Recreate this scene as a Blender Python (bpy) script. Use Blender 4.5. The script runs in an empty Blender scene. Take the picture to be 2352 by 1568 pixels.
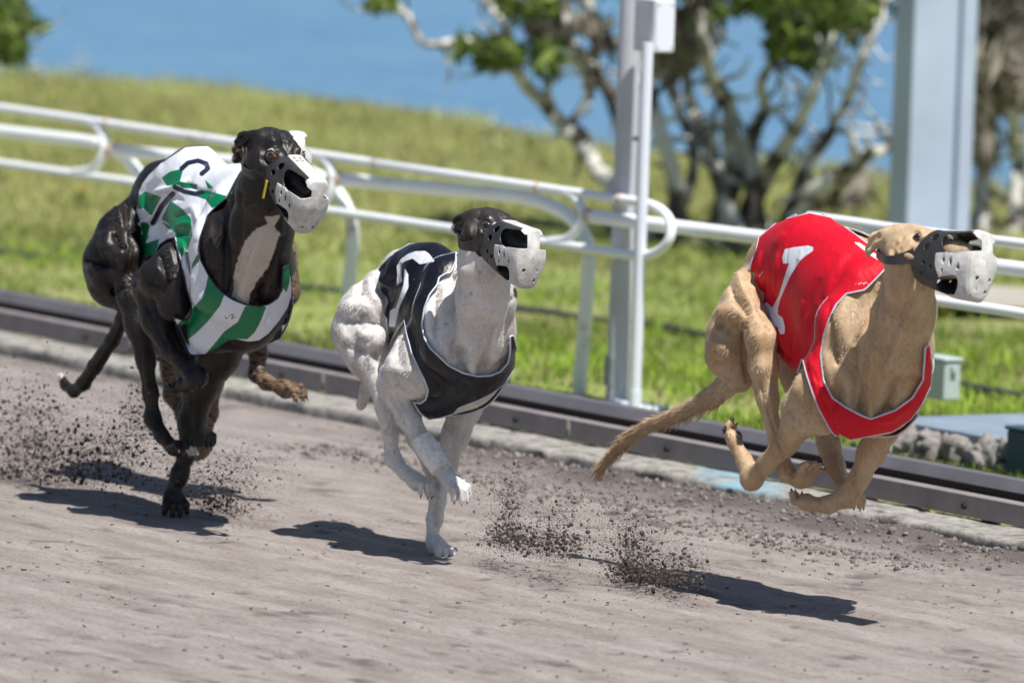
import bpy, math, random
import numpy as np
from mathutils import Vector, Matrix

# ------------------------------------------------------------------ camera
IMG_W, IMG_H = 2352.0, 1568.0          # the photograph's own pixel frame used for measuring
FOC = 20000.0                          # focal length in those pixels (about 300 mm)
VP = (-11500.0, -1470.0)               # where the rails converge
SLOPE = 0.035                          # tilt of the horizon
CX, CY = IMG_W / 2, IMG_H / 2
CAM_H = 2.31

def _n(v):
    v = np.asarray(v, float); return v / np.linalg.norm(v)

_y0 = VP[1] - CY - SLOPE * (VP[0] - CX)
up_c = _n((SLOPE, -1.0, _y0 / FOC))            # world up in camera axes (x right, y down, z forward)
mx_c = _n((VP[0] - CX, VP[1] - CY, FOC))
mx_c = _n(mx_c - up_c * np.dot(mx_c, up_c))
X_c = -mx_c; Z_c = up_c; Y_c = np.cross(Z_c, X_c)
W2C = np.stack([X_c, Y_c, Z_c], 1)             # camera coords of world axes (columns)
C2W = W2C.T
CAM = np.array([0.0, 0.0, CAM_H])
RIGHT = C2W @ np.array([1.0, 0, 0]); DOWN = C2W @ np.array([0, 1.0, 0]); FWD = C2W @ np.array([0, 0, 1.0])

def ray(px, py):
    return C2W @ np.array([(px - CX) / FOC, (py - CY) / FOC, 1.0])
def on_z(px, py, z=0.0):
    d = ray(px, py); return CAM + d * ((z - CAM[2]) / d[2])
def on_y(px, py, y):
    d = ray(px, py); return CAM + d * ((y - CAM[1]) / d[1])
def on_depth(px, py, depth):
    return CAM + ray(px, py) * depth
def proj(P):
    P = np.asarray(P, float); c = (P - CAM) @ W2C.T
    z = c[..., 2]
    return np.stack([c[..., 0] / z * FOC + CX, c[..., 1] / z * FOC + CY], -1), z

scene = bpy.context.scene
col = scene.collection
camd = bpy.data.cameras.new("camera"); cam = bpy.data.objects.new("camera", camd); col.objects.link(cam)
camd.sensor_width = 36.0; camd.sensor_fit = 'HORIZONTAL'; camd.lens = FOC / IMG_W * 36.0
camd.clip_start = 0.5; camd.clip_end = 3000
R = Matrix(((RIGHT[0], -DOWN[0], -FWD[0]), (RIGHT[1], -DOWN[1], -FWD[1]), (RIGHT[2], -DOWN[2], -FWD[2])))
cam.matrix_world = Matrix.Translation(Vector(CAM)) @ R.to_4x4()
camd.dof.use_dof = True; camd.dof.focus_distance = 19.7; camd.dof.aperture_fstop = 4.0; camd.dof.aperture_blades = 9
scene.camera = cam

# ------------------------------------------------------------------ light
RH = _n((RIGHT[0], RIGHT[1], 0)); FH = _n((FWD[0], FWD[1], 0))
sun_dir = _n(np.array([0, 0, 1.0]) + RH * 0.26 - FH * 0.40)       # towards the sun
elev = math.asin(sun_dir[2]); azim = math.atan2(sun_dir[0], sun_dir[1])
world = bpy.data.worlds.new("World"); scene.world = world; world.use_nodes = True
wn = world.node_tree.nodes; wl = world.node_tree.links
sky = wn.new("ShaderNodeTexSky"); sky.sky_type = 'NISHITA'; sky.sun_disc = False
sky.sun_elevation = elev; sky.sun_rotation = azim; sky.air_density = 1.0; sky.dust_density = 0.6; sky.ozone_density = 1.5
bg = wn["Background"]; bg.inputs[1].default_value = 0.07
wl.new(sky.outputs[0], bg.inputs[0])
sund = bpy.data.lights.new("sun", 'SUN'); sund.energy = 5.0; sund.angle = math.radians(0.55); sund.color = (1.0, 0.965, 0.91)
sun = bpy.data.objects.new("sun", sund); col.objects.link(sun)
sun.rotation_euler = Vector(sun_dir).to_track_quat('Z', 'Y').to_euler()
scene.view_settings.view_transform = 'Standard'; scene.view_settings.look = 'None'
scene.view_settings.exposure = 0.36; scene.view_settings.gamma = 1.0
scene.render.engine = 'CYCLES'
scene.cycles.use_denoising = True
scene.cycles.max_bounces = 6; scene.cycles.transparent_max_bounces = 6

# ------------------------------------------------------------------ helpers
rng = np.random.default_rng(7)

def tag(o, label=None, cat=None, group=None, kind=None):
    if label: o["label"] = label
    if cat: o["category"] = cat
    if group: o["group"] = group
    if kind: o["kind"] = kind
    return o

def empty(name, loc=(0, 0, 0)):
    o = bpy.data.objects.new(name, None); col.objects.link(o)
    o.location = Vector([float(a) for a in loc]); o.empty_display_size = 0.1
    return o

def mesh_obj(name, V, F, mat, parent=None, smooth=True, attrs=None):
    me = bpy.data.meshes.new(name)
    V = np.asarray(V, dtype=np.float64)
    if isinstance(F, np.ndarray):
        n, k = F.shape
        me.vertices.add(len(V)); me.vertices.foreach_set("co", V.astype(np.float32).ravel())
        me.loops.add(n * k); me.loops.foreach_set("vertex_index", F.astype(np.int32).ravel())
        me.polygons.add(n); me.polygons.foreach_set("loop_start", np.arange(0, n * k, k, dtype=np.int32))
        me.polygons.foreach_set("loop_total", np.full(n, k, dtype=np.int32))
        me.update(calc_edges=True); me.validate()
    else:
        me.from_pydata([tuple(v) for v in V], [], [tuple(int(i) for i in f) for f in F]); me.update()
    if smooth: me.polygons.foreach_set("use_smooth", np.ones(len(me.polygons), dtype=bool))
    if attrs:
        for an, av in attrs.items():
            av = np.asarray(av, dtype=np.float32)
            if av.ndim == 1:
                a = me.attributes.new(an, 'FLOAT', 'POINT'); a.data.foreach_set("value", av)
            else:
                a = me.attributes.new(an, 'FLOAT_COLOR', 'POINT')
                if av.shape[1] == 3: av = np.hstack([av, np.ones((len(av), 1), np.float32)])
                a.data.foreach_set("color", av.ravel())
    if mat is not None:
        for m in (mat if isinstance(mat, (list, tuple)) else [mat]): me.materials.append(m)
    o = bpy.data.objects.new(name, me); col.objects.link(o)
    if parent is not None:
        o.parent = parent
        o.matrix_parent_inverse = Matrix.Translation(-parent.location)
    return o

class MB:
    """collects simple shapes into one mesh"""
    def __init__(s): s.V = []; s.F = []; s.n = 0
    def add(s, V, F):
        s.V.append(np.asarray(V, float)); s.F += [tuple(i + s.n for i in f) for f in F]; s.n += len(V); return s
    def tube(s, pts, rad, seg=12, closed=False, caps=True, sq=None):
        pts = np.asarray(pts, float); n = len(pts)
        rad = np.full(n, rad, float) if np.isscalar(rad) else np.asarray(rad, float)
        if closed: T = np.roll(pts, -1, 0) - np.roll(pts, 1, 0)
        else: T = np.gradient(pts, axis=0)
        T /= (np.linalg.norm(T, axis=1, keepdims=True) + 1e-12)
        a = np.array([0, 0, 1.0]) if abs(T[0][2]) < .9 else np.array([1.0, 0, 0])
        N = np.cross(T[0], a); N /= np.linalg.norm(N); V = []
        ang = np.arange(seg) / seg * 2 * np.pi
        for i in range(n):
            N = N - T[i] * np.dot(N, T[i]); N /= (np.linalg.norm(N) + 1e-12); B = np.cross(T[i], N)
            V.append(pts[i] + rad[i] * (np.cos(ang)[:, None] * N + np.sin(ang)[:, None] * B))
        V = np.concatenate(V); F = []
        m = n if closed else n - 1
        for i in range(m):
            a0 = i * seg; b0 = ((i + 1) % n) * seg
            for j in range(seg):
                k = (j + 1) % seg; F.append((a0 + j, b0 + j, b0 + k, a0 + k))
        if caps and not closed:
            F.append(tuple(range(seg))); F.append(tuple(range((n - 1) * seg, n * seg))[::-1])
        return s.add(V, F)
    def prism(s, c, ax, ay, az):
        """box: centre and three half-axis vectors"""
        c, ax, ay, az = [np.asarray(v, float) for v in (c, ax, ay, az)]
        V = [c + i * ax + j * ay + k * az for i in (-1, 1) for j in (-1, 1) for k in (-1, 1)]
        F = [(0, 1, 3, 2), (4, 6, 7, 5), (0, 4, 5, 1), (2, 3, 7, 6), (0, 2, 6, 4), (1, 5, 7, 3)]
        return s.add(V, F)
    def build(s, name, mat, parent=None, smooth=False, bevel=0, angle=None):
        V = np.concatenate(s.V); o = mesh_obj(name, V, s.F, mat, parent, smooth)
        if bevel:
            m = o.modifiers.new("bevel", 'BEVEL'); m.width = bevel; m.segments = 2; m.limit_method = 'ANGLE'
            o.data.polygons.foreach_set("use_smooth", np.ones(len(o.data.polygons), dtype=bool))
            m.harden_normals = True
        elif angle or smooth:
            try:
                o.data.set_sharp_from_angle(angle=math.radians(angle or 40))
            except Exception: pass
        return o

def catmull(pts, n=8):
    pts = np.asarray(pts, float); P = np.vstack([2 * pts[0] - pts[1], pts, 2 * pts[-1] - pts[-2]]); out = []
    for i in range(1, len(P) - 2):
        for t in np.arange(n) / n:
            p0, p1, p2, p3 = P[i - 1], P[i], P[i + 1], P[i + 2]
            out.append(.5 * ((2 * p1) + (-p0 + p2) * t + (2 * p0 - 5 * p1 + 4 * p2 - p3) * t * t + (-p0 + 3 * p1 - 3 * p2 + p3) * t ** 3))
    out.append(P[-2]); return np.array(out)

# numpy noise
_perm = rng.random((64, 64, 64)).astype(np.float32)
def vnoise(P, s=1.0):
    """value noise in -1..1 at points P (n,3), s = cells per metre (scalar or 3)"""
    Q = np.asarray(P, float) * np.asarray(s, float); I = np.floor(Q).astype(int); f = Q - I; f = f * f * (3 - 2 * f)
    r = 0
    for dx in (0, 1):
        for dy in (0, 1):
            for dz in (0, 1):
                w = (f[..., 0] if dx else 1 - f[..., 0]) * (f[..., 1] if dy else 1 - f[..., 1]) * (f[..., 2] if dz else 1 - f[..., 2])
                r = r + w * _perm[(I[..., 0] + dx) % 64, (I[..., 1] + dy) % 64, (I[..., 2] + dz) % 64]
    return r * 2 - 1
def fbm(P, s, o=4):
    P = np.asarray(P, float); r = 0; a = 1; t = 0; s = np.asarray(s, float)
    for i in range(o):
        r = r + a * vnoise(P + 13.7 * i, s * 2 ** i); t += a; a *= .5
    return r / t

# ------------------------------------------------------------------ materials
class M_:
    pass
def mat(name, color=(.5, .5, .5), rough=.6, spec=.5, metal=0.0, noise=None, bump=None, sheen=0, coat=0):
    """noise=(scale, amount, color2)  bump=(scale, strength, distance)"""
    m = bpy.data.materials.new(name); m.use_nodes = True; nt = m.node_tree; N = nt.nodes; L = nt.links
    b = N["Principled BSDF"]; b.inputs["Base Color"].default_value = (*color, 1); b.inputs["Roughness"].default_value = rough
    b.inputs["Specular IOR Level"].default_value = spec; b.inputs["Metallic"].default_value = metal
    if sheen: b.inputs["Sheen Weight"].default_value = sheen; b.inputs["Sheen Roughness"].default_value = .4
    if coat: b.inputs["Coat Weight"].default_value = coat; b.inputs["Coat Roughness"].default_value = .25
    tc = N.new("ShaderNodeTexCoord"); m_ = M_(); m_.N = N; m_.L = L; m_.b = b; m_.tc = tc
    if noise:
        sc, am, c2 = noise[:3]
        t = N.new("ShaderNodeTexNoise"); t.inputs["Scale"].default_value = sc; t.inputs["Detail"].default_value = 6; t.inputs["Roughness"].default_value = .6
        L.new(tc.outputs["Object"], t.inputs["Vector"])
        r = N.new("ShaderNodeValToRGB"); r.color_ramp.elements[0].position = .5 - .5 * am; r.color_ramp.elements[1].position = .5 + .5 * am
        r.color_ramp.elements[0].color = (*c2, 1); r.color_ramp.elements[1].color = (*color, 1)
        L.new(t.outputs[0], r.inputs[0]); L.new(r.outputs[0], b.inputs["Base Color"])
    if bump:
        t = N.new("ShaderNodeTexNoise"); t.inputs["Scale"].default_value = bump[0]; t.inputs["Detail"].default_value = 5
        L.new(tc.outputs["Object"], t.inputs["Vector"])
        bn = N.new("ShaderNodeBump"); bn.inputs["Strength"].default_value = bump[1]; bn.inputs["Distance"].default_value = bump[2]
        L.new(t.outputs[0], bn.inputs["Height"]); L.new(bn.outputs[0], b.inputs["Normal"])
    return m
def attr_node(m, name):
    a = m.node_tree.nodes.new("ShaderNodeAttribute"); a.attribute_name = name; return a
# ------------------------------------------------------------------ implicit-surface engine
class Field:
    def __init__(s, lo, hi, h):
        s.lo = np.array(lo, float); s.h = h
        s.n = np.ceil((np.array(hi) - s.lo) / h).astype(int) + 1
        s.F = np.full(s.n, 0.2, dtype=np.float32)
        s.ax = [s.lo[i] + h * np.arange(s.n[i]) for i in range(3)]
    def copy(s):
        o = Field.__new__(Field); o.lo = s.lo; o.h = s.h; o.n = s.n; o.ax = s.ax; o.F = s.F.copy(); return o
    def _box(s, lo, hi):
        a = np.clip(np.floor((np.array(lo) - s.lo) / s.h).astype(int), 0, s.n - 1)
        b = np.clip(np.ceil((np.array(hi) - s.lo) / s.h).astype(int) + 1, 1, s.n)
        sl = tuple(slice(a[i], b[i]) for i in range(3))
        g = np.meshgrid(*[s.ax[i][sl[i]] for i in range(3)], indexing='ij')
        return sl, np.stack(g, -1).astype(np.float32)
    def merge(s, sl, d, k, op):
        A = s.F[sl]
        if op == 'u':
            if k <= 0: s.F[sl] = np.minimum(A, d)
            else:
                h = np.clip(k - np.abs(A - d), 0, None) / k; s.F[sl] = np.minimum(A, d) - h * h * k * .25
        else:
            h = np.clip(k - np.abs(A + d), 0, None) / max(k, 1e-6); s.F[sl] = np.maximum(A, -d) + h * h * k * .25
    def cone(s, a, b, ra, rb, k=.02, sq=1.0, op='u'):
        a = np.array(a, float); b = np.array(b, float); m = max(ra, rb) + k + .02
        sl, P = s._box(np.minimum(a, b) - m, np.maximum(a, b) + m)
        if P.size == 0: return
        S = np.array([1, sq, 1.0]); a_ = a * S; ba = (b - a) * S
        pa = P * S.astype(np.float32) - a_; t = np.clip((pa @ ba) / (ba @ ba + 1e-9), 0, 1)
        d = np.linalg.norm(pa - t[..., None] * ba, axis=-1) - (ra + (rb - ra) * t)
        s.merge(sl, d.astype(np.float32), k, op)
    def chain(s, pts, rad, k=.02, sq=1.0, op='u', kin=.02):
        sub = Field.__new__(Field); sub.lo = s.lo; sub.h = s.h; sub.n = s.n; sub.ax = s.ax
        for i in range(len(pts) - 1):
            s.cone(pts[i], pts[i + 1], rad[i], rad[i + 1], k if i == 0 else max(k, .004), sq, op)
    def ell(s, c, axes, rad, k=.02, op='u'):
        c = np.array(c, float); A = np.array([_n(v) for v in axes]); rad = np.array(rad, float)
        m = rad.max() + k + .02
        sl, P = s._box(c - m, c + m)
        if P.size == 0: return
        q = (P - c) @ A.T.astype(np.float32)
        k0 = np.linalg.norm(q / rad, axis=-1); k1 = np.linalg.norm(q / (rad * rad), axis=-1)
        d = k0 * (k0 - 1) / (k1 + 1e-6)
        d = np.where(k0 < 1e-3, -rad.min(), d)
        s.merge(sl, d.astype(np.float32), k, op)
    def grad_normals(s, V):
        """field gradient at points"""
        out = []
        for i in range(3):
            e = np.zeros(3); e[i] = s.h
            out.append(s.sample(V + e) - s.sample(V - e))
        g = np.stack(out, -1); return g / (np.linalg.norm(g, axis=1, keepdims=True) + 1e-9)
    def sample(s, V):
        Q = np.clip((V - s.lo) / s.h, 0, np.array(s.n) - 1.001); I = Q.astype(int); f = Q - I; r = 0
        for dx in (0, 1):
            for dy in (0, 1):
                for dz in (0, 1):
                    w = (f[:, 0] if dx else 1 - f[:, 0]) * (f[:, 1] if dy else 1 - f[:, 1]) * (f[:, 2] if dz else 1 - f[:, 2])
                    r = r + w * s.F[I[:, 0] + dx, I[:, 1] + dy, I[:, 2] + dz]
        return r

def surface_nets(fld, iso=0.0):
    F = fld.F - iso; S = F < 0
    nx, ny, nz = F.shape
    cnt = np.zeros((nx - 1, ny - 1, nz - 1), np.int8)
    C = [(i, j, k) for i in (0, 1) for j in (0, 1) for k in (0, 1)]
    for i, j, k in C: cnt += S[i:nx - 1 + i, j:ny - 1 + j, k:nz - 1 + k]
    act = (cnt > 0) & (cnt < 8); idx = np.argwhere(act); vid = np.full(act.shape, -1, np.int64); vid[act] = np.arange(len(idx))
    corner = {c: F[idx[:, 0] + c[0], idx[:, 1] + c[1], idx[:, 2] + c[2]] for c in C}
    acc = np.zeros((len(idx), 3)); num = np.zeros(len(idx))
    for c in C:
        for ax in range(3):
            if c[ax] == 0:
                d = list(c); d[ax] = 1; d = tuple(d); f0 = corner[c]; f1 = corner[d]
                m = (f0 < 0) != (f1 < 0); t = np.where(m, f0 / np.where(m, f0 - f1, 1), 0)
                p = np.zeros((len(idx), 3)); p[:] = c; p[:, ax] = t; acc[m] += p[m]; num[m] += 1
    V = (idx + acc / num[:, None]) * fld.h + fld.lo
    quads = []
    for ax in range(3):
        a = [slice(None)] * 3; b = [slice(None)] * 3; a[ax] = slice(0, -1); b[ax] = slice(1, None)
        S0 = S[tuple(a)]; S1 = S[tuple(b)]; E = np.argwhere(S0 != S1)
        o1, o2 = [(1, 2), (2, 0), (0, 1)][ax]
        E = E[(E[:, o1] > 0) & (E[:, o2] > 0) & (E[:, o1] < F.shape[o1] - 1) & (E[:, o2] < F.shape[o2] - 1)]
        flip = S0[E[:, 0], E[:, 1], E[:, 2]]
        def g(d1, d2):
            q = E.copy(); q[:, o1] += d1; q[:, o2] += d2; return vid[q[:, 0], q[:, 1], q[:, 2]]
        q = np.stack([g(-1, -1), g(0, -1), g(0, 0), g(-1, 0)], 1)
        q[~flip] = q[~flip][:, ::-1]; quads.append(q)
    Q = np.concatenate(quads); Q = Q[(Q >= 0).all(1)]
    return V, Q

def tris(Q): return np.concatenate([Q[:, [0, 1, 2]], Q[:, [0, 2, 3]]]) if Q.shape[1] == 4 else Q

def clip_mesh(V, T, g, attrs=None):
    """keep g<0, cutting triangles exactly along g=0; returns V, T, attrs, boundary edge list"""
    attrs = attrs or {}; V = np.asarray(V, float); g = np.where(np.abs(g) < 1e-7, 1e-7, g); ins = g[T] < 0; c = ins.sum(1)
    full = T[c == 3]; P = T[(c == 1) | (c == 2)]
    if len(P) == 0:
        return V, full, attrs, np.zeros((0, 2), int)
    pi = g[P] < 0; one = pi.sum(1) == 1
    odd = np.where(one, pi.argmax(1), (~pi).argmax(1))
    r = np.arange(len(P)); a = P[r, odd]; b = P[r, (odd + 1) % 3]; d = P[r, (odd + 2) % 3]
    E = np.concatenate([np.stack([a, b], 1), np.stack([a, d], 1)]); Es = np.sort(E, 1)
    U, inv = np.unique(Es, axis=0, return_inverse=True); inv = inv.ravel()
    t = g[U[:, 0]] / (g[U[:, 0]] - g[U[:, 1]])
    NV = V[U[:, 0]] + (V[U[:, 1]] - V[U[:, 0]]) * t[:, None]; n0 = len(V)
    na = {}
    for k, v in attrs.items():
        v = np.asarray(v); tt = t[:, None] if v.ndim == 2 else t
        na[k] = np.concatenate([v, v[U[:, 0]] + (v[U[:, 1]] - v[U[:, 0]]) * tt])
    ab = n0 + inv[:len(P)]; ad = n0 + inv[len(P):]
    t1 = np.stack([a, ab, ad], 1)[one]
    t2 = np.stack([ab, b, d], 1)[~one]; t3 = np.stack([ab, d, ad], 1)[~one]
    be = np.stack([ab, ad], 1)
    T2 = np.concatenate([full, t1, t2, t3]); V2 = np.concatenate([V, NV])
    used = np.unique(T2); mp = np.full(len(V2), -1); mp[used] = np.arange(len(used))
    be = mp[be]
    return V2[used], mp[T2], {k: v[used] for k, v in na.items()}, be

def edge_loops(be):
    adj = {}
    for a, b in be:
        if a == b or a < 0 or b < 0: continue
        adj.setdefault(int(a), []).append(int(b)); adj.setdefault(int(b), []).append(int(a))
    seen = set(); loops = []
    starts = [k for k, v in adj.items() if len(v) == 1] + list(adj)
    for s0 in starts:
        if s0 in seen: continue
        path = [s0]; seen.add(s0); cur = s0
        while True:
            nx = [q for q in adj[cur] if q not in seen]
            if not nx: break
            cur = nx[0]; seen.add(cur); path.append(cur)
        loops.append((path, s0 in adj[cur] and len(path) > 3))
    return loops

def smooth_path(P, closed, n=6):
    P = P.copy()
    for _ in range(n):
        if closed: P = (np.roll(P, 1, 0) + 2 * P + np.roll(P, -1, 0)) / 4
        elif len(P) > 2:
            Q = P.copy(); Q[1:-1] = (P[:-2] + 2 * P[1:-1] + P[2:]) / 4; P = Q
    return P

def poly_sd(pts, poly):
    """signed distance of 2D points to a closed polygon (negative inside)"""
    poly = np.asarray(poly, float); n = len(poly); d = np.full(len(pts), 1e18); s = np.ones(len(pts))
    for i in range(n):
        a = poly[i]; b = poly[i - 1]; e = b - a; w = pts - a
        t = np.clip((w @ e) / (e @ e + 1e-9), 0, 1); q = w - t[:, None] * e; d = np.minimum(d, (q * q).sum(1))
        c1 = pts[:, 1] >= a[1]; c2 = pts[:, 1] < b[1]; c3 = e[0] * w[:, 1] > e[1] * w[:, 0]
        s = np.where((c1 & c2 & c3) | (~c1 & ~c2 & ~c3), -s, s)
    return s * np.sqrt(d)
def line_d(pts, line):
    line = np.asarray(line, float); d = np.full(len(pts), 1e18)
    for i in range(len(line) - 1):
        a = line[i]; e = line[i + 1] - a; w = pts - a; t = np.clip((w @ e) / (e @ e + 1e-9), 0, 1)
        q = w - t[:, None] * e; d = np.minimum(d, (q * q).sum(1))
    return np.sqrt(d)
def spl(p, n=6):
    """closed smooth polygon"""
    p = np.asarray(p, float); P = np.vstack([p[-1], p, p[0], p[1]]); out = []
    for i in range(1, len(P) - 2):
        for t in np.arange(n) / n:
            p0, p1, p2, p3 = P[i - 1], P[i], P[i + 1], P[i + 2]
            out.append(.5 * ((2 * p1) + (-p0 + p2) * t + (2 * p0 - 5 * p1 + 4 * p2 - p3) * t * t + (-p0 + 3 * p1 - 3 * p2 + p3) * t ** 3))
    return np.array(out)
# ------------------------------------------------------------------ the setting
def sheet(xs, ys, zf):
    X, Y = np.meshgrid(xs, ys, indexing='ij'); V = np.stack([X.ravel(), Y.ravel(), np.zeros(X.size)], 1); V[:, 2] = zf(V)
    nx, ny = len(xs), len(ys); a = (np.arange(nx - 1)[:, None] * ny + np.arange(ny - 1)[None]).ravel()
    return V, np.stack([a, a + ny, a + ny + 1, a + 1], 1)
def stretch(a, b, step, lo, hi):
    c = np.arange(a, b, step); k = np.geomspace(step * 2, 60, 26).cumsum()
    L = a - k; R = b + k; L = L[L > lo][::-1]; R = R[R < hi]
    return np.concatenate([[lo], L, c, [b], R, [hi]])

Yk = on_z(880, 991)[1]                                   # front foot of the kerb
corners = np.array([on_z(x, y) for x, y in ((-60, 1600), (2420, 1600), (2420, 1150), (-60, 760))])
xs = stretch(corners[:, 0].min(), corners[:, 0].max(), .012, -900, 900)
ys = stretch(corners[:, 1].min(), Yk + .12, .012, -900, Yk + .125)
ys = ys[ys <= Yk + .13]
def kerb_px(V):                                          # image x of the kerb next to a point
    return proj(np.stack([V[:, 0], np.full(len(V), Yk), np.zeros(len(V))], 1))[0][:, 0]
_rd = np.random.default_rng(77); DIV = np.array([[*on_z(x, y)[:2], _rd.uniform(.010, .024), _rd.uniform(-1, 1)] for x, y in
        list(zip(_rd.uniform(-50, 2400, 95), _rd.uniform(1180, 1590, 95))) + [(352, 1277), (430, 1393), (640, 1503), (660, 1510), (700, 1502), (985, 1413), (930, 1382), (1400, 1500), (1940, 1348), (1985, 1352), (2190, 1440), (2240, 1520)] if on_z(x, y)[1] < Yk - .35])
def divots(V):
    d = np.zeros(len(V)); 
    for x, y, rr, a in DIV:
        k = (np.abs(V[:, 0] - x) < .15) & (np.abs(V[:, 1] - y) < .12); u, v = V[k, 0] - x, V[k, 1] - y; d[k] += np.exp(-((u / (rr * 1.9)) ** 2 + ((v + a * .25 * u) / rr) ** 2))
    return d
def track_z(V):
    far = np.clip((np.abs(V[:, 0] - corners[:, 0].mean()) - 6) / 4, 0, 1)
    z = fbm(V, (1.0, 3, 1), 2) * .003 + fbm(V + 5, (5, 30, 1), 4) * .0013 + fbm(V + 9, (38, 70, 1), 2) * .0026
    z += -.004 * np.clip(fbm(V + 3, (7, 16, 1), 2) - .28, 0, 1) / .3           # paw pits
    dv = divots(V); z += -.011 * dv + .006 * np.clip(dv * (1 - dv) * 4, 0, 1) * (.5 + fbm(V, (40, 40, 1), 2))
    d = Yk - V[:, 1]; kx = kerb_px(V); on = np.clip((kx - 1000) / 300, 0, 1)
    ridge = np.exp(-((d - .10) / .09) ** 2) * (.018 + .03 * np.clip(fbm(V + 21, (9, 12, 1), 3) + .15, 0, 1)) * (.25 + .75 * on)
    ridge += np.exp(-((d - .42) / .07) ** 2) * (.012 + .022 * np.clip(fbm(V + 31, (14, 16, 1), 3), 0, 1)) * on
    return (z + ridge) * (1 - far) + .0
V, Q = sheet(xs, ys, track_z)
d_ = Yk - V[:, 1]; kx = kerb_px(V); on = np.clip((kx - 950) / 300, 0, 1)
damp = np.clip(np.exp(-(d_ / .20) ** 2) * (.25 + on) * 1.1 + fbm(V, (5, 9, 1), 3) * .35 * np.exp(-(d_ / .5) ** 2), 0, 1)
pits = np.clip(fbm(V + 3, (9, 16, 1), 3) - .36, 0, 1) * 2.6
trk = mat("track_sand", (.335, .305, .29), .92, .15); nt = trk.node_tree; N = nt.nodes; L = nt.links; b = N["Principled BSDF"]
tc = N.new("ShaderNodeTexCoord"); mp = N.new("ShaderNodeMapping"); mp.inputs["Scale"].default_value = (.7, 3.2, 1); L.new(tc.outputs["Object"], mp.inputs[0])
n1 = N.new("ShaderNodeTexNoise"); n1.inputs["Scale"].default_value = 3.5; n1.inputs["Detail"].default_value = 8; n1.inputs["Roughness"].default_value = .62; L.new(mp.outputs[0], n1.inputs["Vector"])
r1 = N.new("ShaderNodeValToRGB"); r1.color_ramp.elements[0].position = .36; r1.color_ramp.elements[0].color = (.255, .218, .196, 1); r1.color_ramp.elements[1].position = .64; r1.color_ramp.elements[1].color = (.375, .333, .307, 1); L.new(n1.outputs[0], r1.inputs[0])
n2 = N.new("ShaderNodeTexNoise"); n2.inputs["Scale"].default_value = 60; n2.inputs["Detail"].default_value = 8; n2.inputs["Roughness"].default_value = .75; L.new(mp.outputs[0], n2.inputs["Vector"])
r2 = N.new("ShaderNodeValToRGB"); r2.color_ramp.elements[0].position = .36; r2.color_ramp.elements[0].color = (.50, .47, .46, 1); r2.color_ramp.elements[1].position = .50; L.new(n2.outputs[0], r2.inputs[0])
mx = N.new("ShaderNodeMix"); mx.data_type = 'RGBA'; mx.blend_type = 'MULTIPLY'; mx.inputs[0].default_value = .8; L.new(r1.outputs[0], mx.inputs[6]); L.new(r2.outputs[0], mx.inputs[7])
at = N.new("ShaderNodeAttribute"); at.attribute_name = "damp"; m2 = N.new("ShaderNodeMix"); m2.data_type = 'RGBA'; L.new(at.outputs["Fac"], m2.inputs[0]); L.new(mx.outputs[2], m2.inputs[6]); m2.inputs[7].default_value = (.125, .105, .098, 1)
L.new(m2.outputs[2], b.inputs["Base Color"])
bn = N.new("ShaderNodeBump"); bn.inputs["Strength"].default_value = .9; bn.inputs["Distance"].default_value = .006; L.new(n2.outputs[0], bn.inputs["Height"]); L.new(bn.outputs[0], b.inputs["Normal"])
o = mesh_obj("track", V, Q, trk, None, True, {"damp": np.clip(damp + pits + np.clip(divots(V) * 1.2 - .3 + fbm(V, (50, 60, 1), 2) * .5, 0, .85), 0, 1)}); tag(o, kind="structure")

# clods: many small crumbs, one object each kind
ICO_V = None
def ico():
    t = (1 + 5 ** .5) / 2
    V = np.array([(-1, t, 0), (1, t, 0), (-1, -t, 0), (1, -t, 0), (0, -1, t), (0, 1, t), (0, -1, -t), (0, 1, -t), (t, 0, -1), (t, 0, 1), (-t, 0, -1), (-t, 0, 1)], float); V /= np.linalg.norm(V[0])
    F = np.array([(0, 11, 5), (0, 5, 1), (0, 1, 7), (0, 7, 10), (0, 10, 11), (1, 5, 9), (5, 11, 4), (11, 10, 2), (10, 7, 6), (7, 1, 8), (3, 9, 4), (3, 4, 2), (3, 2, 6), (3, 6, 8), (3, 8, 9), (4, 9, 5), (2, 4, 11), (6, 2, 10), (8, 6, 7), (9, 8, 1)])
    return V, F
def crumbs(name, P, R_, material, squash=.7, smooth=False, seed=1, shade=None):
    r = np.random.default_rng(seed); IV, IF = ico(); n = len(P)
    rad = 1 + r.normal(0, .22, (n, 12, 1)); sc = 1 + r.normal(0, .3, (n, 1, 3)); sc[..., 2] *= squash
    a = r.random((n, 1)) * 6.28; V = IV[None] * rad * np.clip(sc, .35, 2); x = V[..., 0] * np.cos(a) - V[..., 1] * np.sin(a); y = V[..., 0] * np.sin(a) + V[..., 1] * np.cos(a); V[..., 0] = x; V[..., 1] = y
    V = V * R_[:, None, None] + P[:, None]; F = IF[None] + 12 * np.arange(n)[:, None, None]
    at = {"shade": np.repeat(r.random(n) if shade is None else shade, 12)}
    return mesh_obj(name, V.reshape(-1, 3), F.reshape(-1, 3), material, None, smooth, at)
def ramp_attr(m, c0, c1, name="shade"):
    nt = m.node_tree; a = nt.nodes.new("ShaderNodeAttribute"); a.attribute_name = name; r = nt.nodes.new("ShaderNodeValToRGB")
    r.color_ramp.elements[0].color = (*c0, 1); r.color_ramp.elements[1].color = (*c1, 1); nt.links.new(a.outputs["Fac"], r.inputs[0]); nt.links.new(r.outputs[0], nt.nodes["Principled BSDF"].inputs["Base Color"])
clod_mat = mat("clod", (.2, .17, .16), .95, .1, bump=(300, .5, .002)); ramp_attr(clod_mat, (.11, .088, .08), (.27, .24, .225))
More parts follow.
